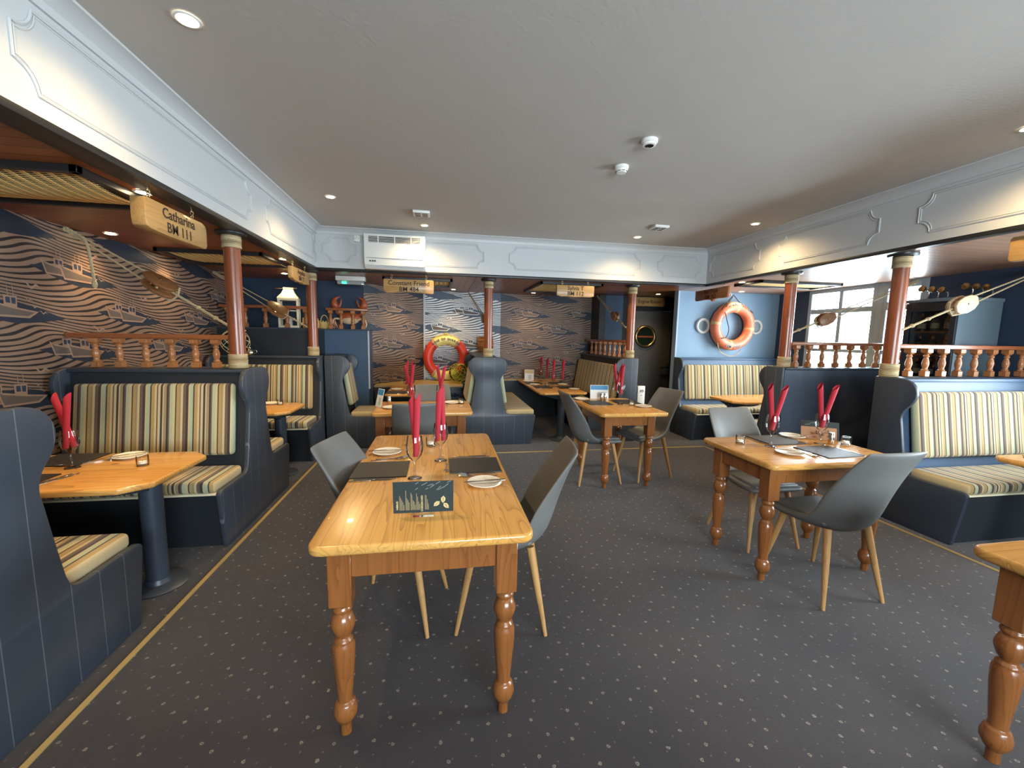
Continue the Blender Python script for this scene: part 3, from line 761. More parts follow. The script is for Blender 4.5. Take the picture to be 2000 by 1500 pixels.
def booth_table(label, loc, rz, L, W, clip=.11):
    t = thing('booth_table', label, 'table', loc, rz, 'pedestal booth tables')
    w = W/2
    poly = [(clip, -w), (L, -w), (L, w), (clip, w), (.0, w-clip*.9), (.0, -w+clip*.9)]
    MB().prism(poly, lambda a, b, h: (a, b, h), BT-.034, BT).build('tabletop', M['pine_x'], t, bevel=.011, seg=3)
    br = [(.06, BT-.035), (.06, BT-.055), (.09, BT-.07), (.14, BT-.075), (.19, BT-.10), (.27, BT-.115), (.50, BT-.115), (.58, BT-.10), (.63, BT-.07), (.66, BT-.035)]
    MB().prism(br, lambda a, b, h: (a, h, b), -.025, .025).build('bracket', M['navy'], t, bevel=.004)
    br2 = [(-w+.05, BT-.036), (-w+.05, BT-.055), (-w+.14, BT-.08), (-.06, BT-.12), (.06, BT-.12), (w-.14, BT-.08), (w-.05, BT-.055), (w-.05, BT-.036)]
    MB().prism(br2, lambda a, b, h: (h, a, b), .155, .20).build('bracket', M['navy'], t, bevel=.004)
    MB().lathe([(.056, .02), (.056, BT-.10)], 24, True, Matrix.Translation((.18, 0, 0))).build('pedestal', M['navy'], t)
    MB().lathe([(.15, 0), (.155, .008), (.14, .018), (.07, .024), (.06, .05)], 32, True, Matrix.Translation((.18, 0, 0))).build('base', M['navy'], t)
    return t
booth_table('honey pine booth table under the Catharina sign at the left', (-1.50, 2.66, 0), PI, 1.27, .70)
booth_table('honey pine booth table under the Angelina sign, half hidden by a bench panel', (-1.51, 4.70, 0), PI, 1.26, .66)
booth_table('pine booth table behind the beige chair back, below the Constant Friend sign', (-.42, 5.60, 0), PI/2, 1.02, .64, .07)
booth_table('long pine booth table laid for four in front of the olive bench', (1.765, 5.66, 0), PI/2, 1.84, .72, .07)
booth_table('pale sunlit booth table in front of the bench under the orange life ring', (3.79, 5.04, 0), 0, 1.75, .66)
booth_table('booth table cut off by the right edge beside the striped bench', (3.95, 1.95, 0), 0, 1.6, .70, .06)

# ================================================================== CHAIRS
def make_chair(label, x, y, ang):
    t = thing('dining_chair', label, 'chair', (x, y, 0), R(ang), 'grey leatherette bucket chairs')
    prof = [(.235, .462, .205), (.20, .478, .220), (.08, .470, .225), (-.06, .462, .222), (-.15, .468, .215), (-.20, .52, .213), (-.235, .62, .213), (-.275, .74, .212), (-.325, .87, .203), (-.365, .952, .192), (-.372, .962, .188)]
    lift = [(0, 0), (0, .0), (.005, .01), (.02, .035), (.05, .075), (.085, .075), (.085, .05), (.06, .03), (.032, .012), (.014, .0), (.012, 0)]
    th = [.035, .05, .06, .06, .058, .052, .046, .04, .034, .028, .012]
    nt = 9; n = len(prof)
    inner, outer = [], []
    for k in range(n):
        x0, z0, w_ = prof[k]
        a, b = prof[max(k-1, 0)], prof[min(k+1, n-1)]
        d = Vector((b[0]-a[0], b[1]-a[1])).normalized(); nn = Vector((d.y, -d.x))  # outward (under / behind)
        if nn.y > 0 and k < 5: nn = -nn
        if k >= 5 and nn.x > 0: nn = -nn
        for i in range(nt):
            s = -1 + 2*i/(nt-1); e = abs(s)**2.6
            px, pz = x0 + lift[k][0]*e, z0 + lift[k][1]*e
            inner.append((px, s*w_, pz))
            tt = th[k]*(1-.35*e)
            outer.append((px + nn.x*tt, s*(w_ + .012*(1-e)*0 + .004), pz + nn.y*tt))
    vs = inner + outer; fs = []; N = n*nt
    for k in range(n-1):
        for i in range(nt-1):
            a = k*nt+i; fs.append((a, a+1, a+nt+1, a+nt)); fs.append((N+a, N+a+nt, N+a+nt+1, N+a+1))
        a = k*nt; fs.append((a, a+nt, N+a+nt, N+a)); a = k*nt+nt-1; fs.append((a, N+a, N+a+nt, a+nt))
    for i in range(nt-1):
        fs.append((i, N+i, N+i+1, i+1)); a = (n-1)*nt+i; fs.append((a, a+1, N+a+1, N+a))
    mb = MB(); mb.add(vs, fs); mb.build('bucket_seat', M['leather'], t, subsurf=2, angle=180)
    pad = MB(); pad.box((-.15, -.175, .462), (.215, .175, .492)); pad.build('seat_pad', M['leather'], t, bevel=.014, seg=3)
    for sx in (1, -1):
        for sy in (1, -1):
            lb = MB(); lb.tube([(sx*.145, sy*.14, .445), (sx*.19, sy*.175, .21), (sx*.23, sy*.21, 0)], [.021, .017, .010], 12)
            lb.build('leg', M['oak'], t)
    return t
make_chair('grey bucket chair pushed in at the left side of the central table', -.24, 2.23, -14)
make_chair('grey bucket chair pushed in at the right side of the central table', .335, 2.14, 171)
make_chair('dark grey chair left of the small table with the blue and white menu', 1.63, 4.13, 1)
make_chair('olive grey chair right of the small table, before the engine room door', 2.24, 4.20, 194)
make_chair('grey chair with blue-lit backrest behind the right-hand table', 2.40, 2.72, 270)
make_chair('grey chair seen from behind, nearest side of the right-hand table', 2.36, 2.09, 91)
make_chair('dark chair with its back to us beyond the far end of the central table', -.20, 3.82, 90)
make_chair('beige chair facing us on the far side of the table behind the dark chair', -.09, 4.42, 270)

# ================================================================== TABLE SETTINGS
PROTO = {}
def put(kind, builder, label, cat, loc, rot=(0,0,0), group=None):
    if kind not in PROTO:
        o = builder(); PROTO[kind] = o; tag(o, label, cat, group)
    else:
        o = dup(PROTO[kind], label)
    o.location = loc; o.rotation_euler = rot
    return o
def b_glass():
    pr = [(.0005, .004), (.034, .004), (.036, .002), (.036, 0.0015), (.034, .006), (.012, .011), (.0055, .018), (.0045, .05), (.0055, .085), (.012, .098), (.026, .110), (.037, .128), (.043, .150), (.0435, .170), (.040, .200), (.0365, .222)]
    return MB().lathe(pr, 28, False).build('wine_glass', M['glass'], angle=60)
def b_napkin():
    mb = MB(); n = 16; vs = []; fs = []
    rings = [(0, .0135, 0), (.11, .0145, 0), (.25, .0165, 0), (.30, .0170, .024)]
    for z, r, sl in rings:
        for i in range(n):
            a = 2*PI*i/n; vs.append((r*math.cos(a), r*math.sin(a), z + sl*math.cos(a)))
    for z, r, sl in ((.288, .0125, .022), (.23, .012, 0)):
        for i in range(n):
            a = 2*PI*i/n; vs.append((r*math.cos(a), r*math.sin(a), z + sl*math.cos(a)))
    for k in range(5):
        for i in range(n): j = (i+1) % n; fs.append((k*n+i, k*n+j, (k+1)*n+j, (k+1)*n+i))
    fs.append(tuple(5*n+i for i in range(n))); fs.append(tuple(range(n-1, -1, -1)))
    mb.add(vs, fs)
    sp = [(.0175*math.cos(a), .0175*math.sin(a), .03+.045*i/12) for i, a in enumerate([-.6+i*.25 for i in range(13)])]
    mb.tube(sp, .0015, 5)
    return mb.build('rolled_napkin', M['red'], angle=50)
def b_slate():
    rr = random.Random(3); pts = []
    for (ax, ay), (bx, by) in zip(((-.14,-.13), (.14,-.13), (.14,.13), (-.14,.13)), ((.14,-.13), (.14,.13), (-.14,.13), (-.14,-.13))):
        for i in range(9): pts.append((ax+(bx-ax)*i/9+rr.uniform(-.0015,.0015), ay+(by-ay)*i/9+rr.uniform(-.0015,.0015)))
    return MB().prism(pts, lambda a, b, h: (a, b, h), 0, .006).build('slate_placemat', M['slate'], angle=30)
def b_plate():
    return MB().lathe([(.0005, .003), (.048, .003), (.050, 0), (.055, .003), (.082, .012), (.086, .014), (.085, .0165), (.080, .0155), (.056, .007), (.0005, .006)], 36, False).build('side_plate', M['porcelain'], angle=60)
def b_knife():
    mb = MB(); mb.prism([(-.105, -.006), (-.02, -.007), (0, -.005), (0, .005), (-.02, .008), (-.105, .0075)], lambda a, b, h: (a, b, h), 0, .005)
    mb.prism([(-.002, -.004), (.07, -.0075), (.098, -.005), (.106, .004), (.06, .006), (-.002, .005)], lambda a, b, h: (a, b, h), .0015, .003)
    return mb.build('table_knife', M['steel'], bevel=.0008, seg=1)
def b_fork():
    mb = MB(); mb.prism([(-.10, -.006), (-.03, -.003), (.03, -.003), (.045, -.011), (.055, -.012), (.055, .012), (.045, .011), (.03, .003), (-.03, .003), (-.10, .006)], lambda a, b, h: (a, b, h), .001, .004)
    for q in (-.0098, -.0033, .0033, .0098): mb.tube([(.053, q, .0035), (.08, q, .007), (.097, q, .005)], [.0019, .0018, .001], 6)
    return mb.build('table_fork', M['steel'])
def b_spoon():
    mb = MB(); mb.prism([(-.08, -.005), (-.02, -.0025), (.03, -.0025), (.03, .0025), (-.02, .0025), (-.08, .005)], lambda a, b, h: (a, b, h), .001, .0035)
    mb.sphere((.047, 0, .004), .02, 14, 8, (1.0, .68, .18)); return mb.build('teaspoon', M['steel'])
def b_tealight():
    t = bpy.data.objects.new('tealight_holder', None); COL.objects.link(t)
    MB().lathe([(.0005, .010), (.024, .010), (.027, .0), (.029, .001), (.031, .03), (.030, .058), (.028, .058), (.0285, .03), (.025, .013), (.0005, .012)], 22, False).build('glass_cup', M['glass'], t, angle=60)
    c = MB().lathe([(.019, .0125), (.0195, .013), (.0195, .026), (.0185, .027), (.0005, .0265)], 20, False).build('candle', M['wax'], t)
    MB().tube([(0, 0, .026), (.001, 0, .034)], .0012, 5).build('wick', M['black'], c)
    return t
def b_shaker():
    t = bpy.data.objects.new('steel_shaker', None); COL.objects.link(t)
    MB().lathe([(.0195, 0), (.0205, .002), (.0205, .066), (.0195, .068)], 22).build('body', M['steel'], t)
    MB().lathe([(.0198, .0685), (.0200, .071), (.0200, .080), (.017, .085), (.0005, .086)], 22, False).build('lid', M['steel'], t)
    return t
def glass_set(x, y, z, where, naps=((100, 9), (-75, 9))):
    put('glass', b_glass, 'stemmed wine glass holding napkins, %s' % where, 'glass', (x, y, z), (0, 0, random.uniform(0, 6)), 'wine glasses')
    for i, (az, tilt) in enumerate(naps):
        d = Vector((math.cos(R(az)), math.sin(R(az)), 0)); s = math.sin(R(tilt))
        base = Vector((x, y, z+.122)) - d*.012 + d.cross(Vector((0,0,1)))*.0145
        rot = Matrix.Rotation(R(tilt), 3, Vector((0,0,1)).cross(d)).to_euler()
        side = ('first', 'second')[i]
        hd = 'left' if (d.x*math.cos(YAW) - d.y*math.sin(YAW)) < 0 else 'right'
        put('napkin', b_napkin, 'red napkin leaning %s in glass %s' % (hd, where), 'napkin', base, rot, 'rolled napkins in glasses')
LR = ((172, 9), (-8, 9))
G_SL, G_PL, G_CU, G_TL, G_SH = 'slate placemats', 'white side plates', 'table cutlery', 'tealight holders', 'steel shakers'
def slate(x, y, z, lab, rz=0): put('slate', b_slate, lab, 'placemat', (x, y, z), (0, 0, R(rz)), G_SL)
def plate(x, y, z, lab): put('plate', b_plate, lab, 'plate', (x, y, z), (0, 0, random.uniform(0, 6)), G_PL)
def knife(x, y, z, lab, rz=0): put('knife', b_knife, lab, 'knife', (x, y, z), (0, 0, R(rz)), G_CU)
def fork(x, y, z, lab, rz=0): put('fork', b_fork, lab, 'fork', (x, y, z), (0, 0, R(rz)), G_CU)
def tealight(x, y, z, lab): put('tealight', b_tealight, lab, 'candle holder', (x, y, z), (0, 0, random.uniform(0, 6)), G_TL)
def shaker(x, y, z, lab): put('shaker', b_shaker, lab, 'shaker', (x, y, z), (0, 0, 0), G_SH)
Z = TT + .0005; ZB = BT + .0005
# central table
c = 'on the central table'
glass_set(-.13, 2.09, Z, 'nearest us on the central table', ((190, 4.5), (60, 3.5)))
glass_set(.0, 2.38, Z, 'farther back on the central table', ((150, 2.5), (320, 3)))
slate(-.315, 2.25, Z, 'dark slate placemat at the left side of the central table')
slate(.188, 2.27, Z, 'dark slate placemat at the right side of the central table', 180)
plate(-.325, 2.57, Z, 'white side plate at the far left of the central table')
plate(.215, 1.97, Z, 'white side plate at the near right of the central table')
knife(-.325, 2.57, Z+.0168, 'knife lying across the far left plate on the central table', 2)
knife(.215, 1.965, Z+.0168, 'knife lying across the near right plate on the central table', 184)
knife(-.345, 2.085, Z, 'knife nearest us below the left slate on the central table', 3)
knife(-.325, 2.103, Z, 'knife lying along the near edge of the left slate on the central table', 1)
fork(-.30, 2.432, Z, 'fork between left slate and far left plate, central table', 10)
fork(-.275, 2.46, Z, 'fork nearest the far left plate, central table', 14)
knife(.19, 2.422, Z, 'knife touching the far edge of the right slate, central table', 182)
knife(.17, 2.442, Z, 'knife farthest along the right side of the central table', 181)
fork(.185, 2.118, Z, 'fork beside the near edge of the right slate, central table', 178)
fork(.19, 2.085, Z, 'fork between right slate and near right plate, central table', 173)
put('spoon', b_spoon, 'teaspoon beside the left edge of the right slate, central table', 'spoon', (.032, 2.24, Z), (0, 0, R(-92)), G_CU)
tealight(-.065, 2.72, Z, 'clear glass tealight holder near the far end of the central table')
# right table
glass_set(2.26, 2.45, Z, 'at the left of the right-hand table', ((176, 8), (-10, 13)))
glass_set(2.69, 2.48, Z, 'beside the kraft menu on the right-hand table', ((172, 8), (-12, 14)))
slate(2.44, 2.61, Z, 'slate placemat on the far side of the right-hand table', 0)
slate(2.55, 2.29, Z, 'slate placemat catching sky light on the near side of the right-hand table', 3)
plate(2.25, 2.28, Z, 'side plate at the near left of the right-hand table')
knife(2.27, 2.28, Z+.0168, 'knife across the near left plate of the right-hand table', -40)
plate(2.66, 2.69, Z, 'side plate at the far right of the right-hand table')
knife(2.66, 2.685, Z+.0168, 'knife across the far right plate of the right-hand table', 150)
knife(2.385, 2.25, Z, 'knife at the left edge of the near slate, right-hand table', -86)
fork(2.36, 2.27, Z, 'fork left of the near slate, right-hand table', -86)
knife(2.275, 2.62, Z, 'knife left of the far slate, right-hand table', 92)
fork(2.60, 2.56, Z, 'fork right of the far slate, right-hand table', 92)
knife(2.715, 2.28, Z, 'knife right of the near slate, right-hand table', 92)
tealight(2.11, 2.56, Z, 'glass tealight holder on the left corner of the right-hand table')
shaker(2.775, 2.475, Z, 'tall steel shaker in front of the kraft menu, right-hand table')
tealight(2.865, 2.44, Z, 'small glass holder beside the steel shaker, right-hand table')
# small table between two chairs
glass_set(2.01, 4.47, Z, 'farther back on the small table before the olive bench', ((176, 8), (-4, 12)))
glass_set(1.965, 4.24, Z, 'nearest us on the small table before the olive bench', ((190, 2.5), (0, 3)))
slate(1.74, 4.35, Z, 'slate placemat left of the glasses on the small table', 90)
slate(2.09, 4.40, Z, 'slate placemat right of the glasses on the small table', 90)
plate(1.64, 4.60, Z, 'side plate at the left far corner of the small table')
plate(2.15, 4.07, Z, 'side plate at the right near corner of the small table')
knife(2.15, 4.07, Z+.0168, 'knife across the near plate of the small table', 10)
knife(1.75, 4.19, Z, 'knife on the near side of the left slate, small table', 2)
fork(1.76, 4.52, Z, 'fork on the far side of the left slate, small table', 5)
fork(2.10, 4.55, Z, 'fork beyond the right slate, small table', 185)
tealight(2.06, 4.17, Z, 'glass tealight holder near the front of the small table')
shaker(1.865, 4.55, Z, 'left steel shaker in front of the blue and white menu')
shaker(1.915, 4.56, Z, 'right steel shaker in front of the blue and white menu')
# table behind dark chair
glass_set(-.29, 4.22, Z, 'at the left behind the dark chair', ((178, 14), (0, 7)))
glass_set(.00, 4.22, Z, 'at the right behind the dark chair', ((178, 8), (0, 11)))
shaker(-.53, 4.42, Z, 'steel shaker beside the leaning blue menu')
plate(-.48, 4.17, Z, 'side plate left of the dark chair back')
plate(.12, 4.44, Z, 'side plate at the right end of the table behind the dark chair')
tealight(.22, 4.40, Z, 'glass tealight holder at the right end of the table behind the dark chair')
fork(.06, 4.30, Z, 'fork right of the right glass behind the dark chair', 100)
knife(-.42, 4.30, Z, 'knife left of the left glass behind the dark chair', 80)
# booth table under Constant Friend
glass_set(-.45, 5.74, ZB, 'in front, booth table below the Constant Friend sign', ((185, 2), (30, 3)))
glass_set(-.40, 5.98, ZB, 'behind, booth table below the Constant Friend sign', ((180, 2), (5, 3)))
slate(-.60, 5.80, ZB, 'slate placemat on the booth table below the Constant Friend sign', 90)
plate(-.61, 6.08, ZB, 'far side plate on the booth table below the Constant Friend sign')
fork(-.62, 5.66, ZB, 'fork on the booth table below the Constant Friend sign', 0)
# long booth table
for (gx, gy), nm in zip(((1.78, 7.20), (1.77, 6.72), (1.78, 6.36), (1.93, 6.34)), ('farthest back', 'second from the back', 'front left', 'front right')):
    glass_set(gx, gy, ZB, '%s on the long booth table' % nm, ((180, 3), (0, 4)))
for (px, py), nm in zip(((1.52, 7.12), (1.54, 6.62), (2.02, 6.62), (2.02, 6.02)), ('back left', 'middle left', 'middle right', 'front right')):
    plate(px, py, ZB, 'side plate at the %s of the long booth table' % nm)
for (px, py), nm in zip(((1.57, 6.87), (1.60, 6.33), (1.98, 6.85), (1.97, 6.27)), ('back left', 'front left', 'back right', 'front right')):
    slate(px, py, ZB, 'slate placemat at the %s of the long booth table' % nm, 90)
tealight(1.72, 6.52, ZB, 'glass tealight holder between the settings of the long booth table')
knife(1.60, 6.15, ZB, 'knife before the front left slate of the long booth table', 0)
fork(1.97, 6.46, ZB, 'fork beyond the front right slate of the long booth table', 180)
# left booth table
glass_set(-2.09, 2.70, ZB, 'in plain view under the Catharina sign', ((184, 14), (5, 6)))
glass_set(-2.47, 2.66, ZB, 'mostly hidden behind the nearest bench panel', ((184, 9), (0, 4)))
slate(-2.24, 2.87, ZB, 'slate placemat by the striped bench, booth table under the Catharina sign', 0)
slate(-2.20, 2.46, ZB, 'slate placemat nearest us, booth table under the Catharina sign', 0)
plate(-1.93, 2.90, ZB, 'side plate on the booth table under the Catharina sign')
knife(-1.93, 2.90, ZB+.0168, 'knife across the plate under the Catharina sign', 40)
fork(-2.05, 2.83, ZB, 'fork left of the plate under the Catharina sign', 40)
fork(-2.06, 2.88, ZB, 'fork touching the far slate under the Catharina sign', 60)
knife(-2.03, 2.49, ZB, 'knife right of the near slate under the Catharina sign', 78)
knife(-2.005, 2.50, ZB, 'outer knife right of the near slate under the Catharina sign', 76)
put('spoon', b_spoon, 'teaspoon beside the wine glass under the Catharina sign', 'spoon', (-2.14, 2.735, ZB+.007), (0, 0, R(170)), G_CU)
tealight(-1.74, 2.71, ZB, 'glass tealight holder at the end of the booth table under the Catharina sign')
plate(-1.86, 4.93, ZB, 'side plate on the booth table under the Angelina sign')
tealight(-1.745, 4.87, ZB, 'glass tealight holder under the Angelina sign')
slate(4.28, 2.10, ZB, 'slate placemat on the booth table at the right edge', 4)
knife(4.30, 2.26, ZB, 'knife beside the slate at the right edge', 4)

# menus
def menu_base(t, w_=.09):
    MB().box((-w_/2, -.012, 0), (w_/2, .012, .014)).build('stand_base', M['acrylic'], t, bevel=.002, seg=1)
def card(t, mats, faces, wd, ht, z0, tilt=0.0, name='card', thick=.002):
    """an upright card facing local -y, printed shapes as raised faces: list of (material, polygon in (x, z))"""
    ca, sa = math.cos(tilt), math.sin(tilt)
    fn = lambda a, b, e: (a, -e + (b)*sa, z0 + b*ca)
    mb = MB(); mb.prism([(-wd/2, 0), (wd/2, 0), (wd/2, ht), (-wd/2, ht)], lambda a, b, h: fn(a, b, h), -thick/2, thick/2)
    for m, poly in faces:
        mb.m = m; mb.add([fn(a, b, thick/2+.0004) for a, b in poly], [tuple(range(len(poly)))])
    return mb.build(name, mats, t, smooth=False, fix=False), fn
def menu(label, loc, rz): return thing('table_menu', label, 'menu', loc, rz, 'table menus')
def rect(x0, y0, x1, y1): return [(x0, y0), (x1, y0), (x1, y1), (x0, y1)]
m1 = menu('dark green menu card in a clear stand on the central table', (-.068, 1.64, Z), R(-1)); menu_base(m1, .085)
fc = []
rr = random.Random(5)
for x0, k, hmax in ((-.094, 5, .070), (-.070, 4, .088), (-.050, 5, .082), (-.028, 4, .082), (.006, 4, .080)):
    for i in range(k): fc.append((1, rect(x0 + i*.0042, .012, x0 + i*.0042+.0011, .012+hmax*(1-.8*i/k)*rr.uniform(.75, 1.0))))
for cx, cz, ang in ((.052, .036, 40), (.078, .054, 85), (.090, .026, 130)):
    leaf = [(-.016, 0), (-.006, .008), (.006, .009), (.016, 0), (.006, -.009), (-.006, -.008)]
    a = R(ang); fc.append((1, [(cx+p*math.cos(a)-q*math.sin(a), cz+p*math.sin(a)+q*math.cos(a)) for p, q in leaf]))
    fc.append((0, [(cx+p*.7*math.cos(a)-q*.2*math.sin(a), cz+p*.7*math.sin(a)+q*.2*math.cos(a)) for p, q in leaf]))
for i in range(16):
    x = -.035 + i*.009 + rr.uniform(-.006, .006); z = .118 + rr.uniform(-.024, .010)
    a = R(rr.uniform(20, 50)); L = rr.uniform(.012, .028)
    if z + L*math.sin(a) < .133: fc.append((2, [(x, z), (x+L*math.cos(a), z+L*math.sin(a)), (x+L*math.cos(a)-.002, z+L*math.sin(a)+.003), (x-.001, z+.003)]))
cd, fn1 = card(m1, [M['card_dark'], M['card_gold'], M['card_grey']], fc, .238, .136, .016, R(-6))
for body, x, zc, sz in (('NIBBLES', -.103, .034, .0105), ('CHEESEBOARD', -.006, .040, .0105)):
    t3 = MB(); c0 = Vector(fn1(x, zc, .0016)); upv = (Vector(fn1(0, 1, 0)) - Vector(fn1(0, 0, 0)))
    t3.mesh(text_mesh(body, sz, .0002, bold=.0002), frame(c0, upv, (-1, 0, 0))); t3.build('lettering', M['card_gold'], cd, smooth=False)
m2 = menu('kraft and dark menu card leaning on the right-hand table', (2.815, 2.60, Z), R(-33))
fc = [(1, rect(-.12, 0, .105, .092))]
for i in range(26):
    x = rr.uniform(-.06, .09); z = rr.uniform(.012, .08); a = R(rr.uniform(0, 180)); L = rr.uniform(.01, .022)
    q = [(x-L*math.cos(a), z-L*math.sin(a)), (x+.004*math.sin(a), z-.004*math.cos(a)), (x+L*math.cos(a), z+L*math.sin(a)), (x-.004*math.sin(a), z+.004*math.cos(a))]
    if all(.004 < p[1] < .088 and p[0] < .1 for p in q): fc.append((2, q))
for i in range(9):
    x = rr.uniform(-.1, .07); z = rr.uniform(.10, .125); fc.append((3, [(x, z), (x+.03, z+.006), (x+.03, z+.009), (x, z+.003)]))
card(m2, [M['card_dark'], M['kraft'], M['ink'], M['card_grey']], fc, .24, .135, .001, R(20), thick=.006)
def blue_menu(label, loc, rz, tilt, blue='card_blue', w_=.10, h=.15, big=False):
    t = menu(label, loc, rz); fc = [(1, rect(-w_/2+.006, h*.66, w_/2-.006, h-.006))]
    for i in range(5): fc.append((2, rect(-w_*.1, h*(.14+.08*i), w_*.22, h*(.17+.08*i))))
    card(t, [M['card_white'], M[blue], M['card_grey']], fc, w_, h, .001, tilt); return t
blue_menu('white menu card with blue top band on the small table before the olive bench', (1.875, 4.64, Z), R(-8), R(8), w_=.22, h=.165)
blue_menu('narrow blue and white menu card on the table behind the dark chair', (-.615, 4.24, Z), R(-52), R(14), w_=.11, h=.185)
blue_menu('pale yellow menu card at the back of the long booth table', (1.585, 7.28, ZB), R(-8), R(8), 'card_gold', .17, .20)

# ================================================================== HANGING SIGNS
def hang_sign(label, lines, centre, right, L, Hh, outline=None, mat='sign', tsize=.075, thick=.045, hooks=True, name='hanging_sign', top=2.285, hang=.42):
    t = thing(name, label, 'sign', (0,0,0)); t.matrix_world = frame(centre, right, (0,0,1))
    if not outline: outline = rrect(-L/2, -Hh/2, L/2, Hh/2, .02)
    MB().prism(outline, lambda a, b, h: (a, b, h), -thick/2, thick/2).build('board', M[mat], t, bevel=.005)
    k = len(lines)
    tx = MB()
    for i, s in enumerate(lines):
        tx.mesh(text_mesh(s, tsize, .0008, bold=tsize*.012), Matrix.Translation((0, (k-1)*tsize*.48 - i*tsize*.96, thick/2+.0009)))
    tx.build('lettering', M['ink'], t, smooth=False)
    if hooks:
        zt = top - centre[2]
        for s in (-1, 1):
            h = MB(); x = s*L*hang*.82; y0 = Hh/2
            h.tube([(x, y0-.012, 0), (x, y0+.012, 0)], .0035, 6)
            h.torus((x, y0+.022, 0), .011, .003, 'z', 14, 6)
            mid = (y0+.03+zt-.01)/2
            h.tube([(x+.008*math.cos(a), mid+(zt-.012-y0-.03)*.5*math.sin(a), .004*math.cos(a)) for a in [i*PI/6 for i in range(12)]], .0028, 6, True)
            h.tube([(x, zt-.018, 0), (x, zt, 0)], .0035, 6)
            h.build('hook', M['brass'], t)
    return t
hang_sign('thick pale timber sign reading Catharina BM 111, hung at the left bulkhead', ('Catharina', 'BM 111'), (-1.545, 2.82, 2.135), (0, 1, 0), .58, .165,
          [(-.29, .078), (-.27, .084), (.24, .08), (.275, .068), (.29, .045), (.288, -.06), (.27, -.08), (-.10, -.082), (-.25, -.074), (-.285, -.065), (-.292, -.03)], tsize=.078, thick=.07)
hang_sign('timber sign reading Angelina, hung beside the second left post', ('Angelina', 'BM 77'), (-1.535, 5.00, 2.14), (0, 1, 0), .57, .15,
          [(-.285, .07), (.26, .074), (.285, .06), (.28, -.065), (.06, -.078), (.03, -.066), (-.04, -.074), (-.20, -.07), (-.28, -.05)], tsize=.07)
hang_sign('honey timber sign reading Constant Friend BM 484 below the white heater', ('Constant Friend', 'BM 484'), (-.39, 5.50, 2.125), (1, 0, 0), .62, .175,
          [(-.31, .086), (.29, .086), (.31, .075), (.308, -.075), (.29, -.088), (.02, -.072), (-.12, -.066), (-.22, -.088), (-.28, -.082), (-.312, -.05)], tsize=.078)
hang_sign('pale timber sign reading Sylvia T BM 112, in front of the olive bench', ('Sylvia T', 'BM 112'), (1.81, 5.50, 2.145), (1, 0, 0), .53, .155,
          [(-.265, .076), (.255, .076), (.266, .06), (.262, -.065), (.2, -.078), (.1, -.072), (.0, -.08), (-.12, -.072), (-.2, -.078), (-.262, -.06)], tsize=.075)
hang_sign('dark brown timber sign reading Van Dijck BM 362 with a small pendant point', ('Van Dijck', 'BM 362'), (3.80, 5.40, 2.165), (0, -1, 0), .72, .155,
          [(-.36, .072), (.35, .078), (.36, .06), (.355, -.06), (.30, -.075), (.13, -.068), (.06, -.078), (.035, -.105), (0, -.078), (-.12, -.068), (-.34, -.075), (-.36, -.05)], 'sign_dark', .08)
hang_sign('orange timber sign cut off by the right edge of the view', (), (3.80, 1.97, 2.165), (0, -1, 0), .58, .16)
hang_sign('orange timber sign reading Engine Room above the porthole door', ('Engine Room',), (3.80, 7.205, 2.195), (1, 0, 0), .62, .17, rrect(-.31, -.083, .31, .083, .03), 'sign', .085, .03, False, 'door_sign')

# ================================================================== LIFE RINGS
def ring(label, centre, Rr, r, bands, letters, lean=0.0):
    """bands: list of (a0, a1, material index) in degrees, 0 = right, 90 = top; letters: (text, centre angle, up_outward)"""
    t = thing('life_ring', label, 'life ring', centre, 0, rot=(lean, 0, 0))
    n, m = 96, 16; mb = MB(); vs = []
    for i in range(n):
        a = 2*PI*i/n
        for j in range(m):
            b = 2*PI*j/m; q = Rr + r*math.cos(b)
            vs.append((q*math.cos(a), r*.92*math.sin(b), q*math.sin(a)))
    mats = [bands[0][3]]
    for bnd in bands:
        if bnd[3] not in mats: mats.append(bnd[3])
    base = len(mb.v); mb.v += vs
    for i in range(n):
        deg = (360*(i+.5)/n)
        idx = 0
        for a0, a1, _, mt in bands:
            if (deg-a0) % 360 < (a1-a0): idx = mats.index(mt)
        for j in range(m):
            i2, j2 = (i+1) % n, (j+1) % m
            mb.f.append((i*m+j, i2*m+j, i2*m+j2, i*m+j2)); mb.mi.append(idx)
    body = mb.build('ring_body', mats, t)
    tx = MB()
    for s, ac, size, rad, flip in letters:
        ws = [ (max(v.co.x for v in text_mesh(ch, size).vertices)-min(v.co.x for v in text_mesh(ch, size).vertices) if ch != ' ' else size*.4) + size*.14 for ch in s]
        tot = sum(ws); pos = -tot/2
        for ch, wd in zip(s, ws):
            mid = pos + wd/2; pos += wd
            if ch == ' ': continue
            a = R(ac) + (-mid/rad if not flip else mid/rad)
            rd = Vector((math.cos(a), 0, math.sin(a))); tg = Vector((math.sin(a), 0, -math.cos(a)))
            upv = rd if not flip else -rd; rt = tg if not flip else -tg
            c0 = rd*rad + Vector((0, -1, 0))*(r*.92*math.sqrt(max(0, 1-((rad-Rr)/r)**2)) + .001)
            tx.mesh(text_mesh(ch, size, .0006, bold=size*.035), frame(c0, rt, upv))
    tx.build('lettering', M['black'], t, smooth=False)
    return t
for_y, for_r = M['ring_yellow'], M['ring_red']
rs = ring('red and yellow life ring lettered ROSE OF SHARON leaning on the back ledge', (.10, 7.42, 1.118), .315, .082,
     [(0, 360, 0, for_r), (48, 132, 0, for_y), (48, 55, 0, M['tape']), (125, 132, 0, M['tape']), (228, 312, 0, for_y), (228, 236, 0, M['tape']), (304, 312, 0, M['tape'])],
     [('ROSE OF SHARON', 90, .056, .322, False)], R(-6))
rb = MB()
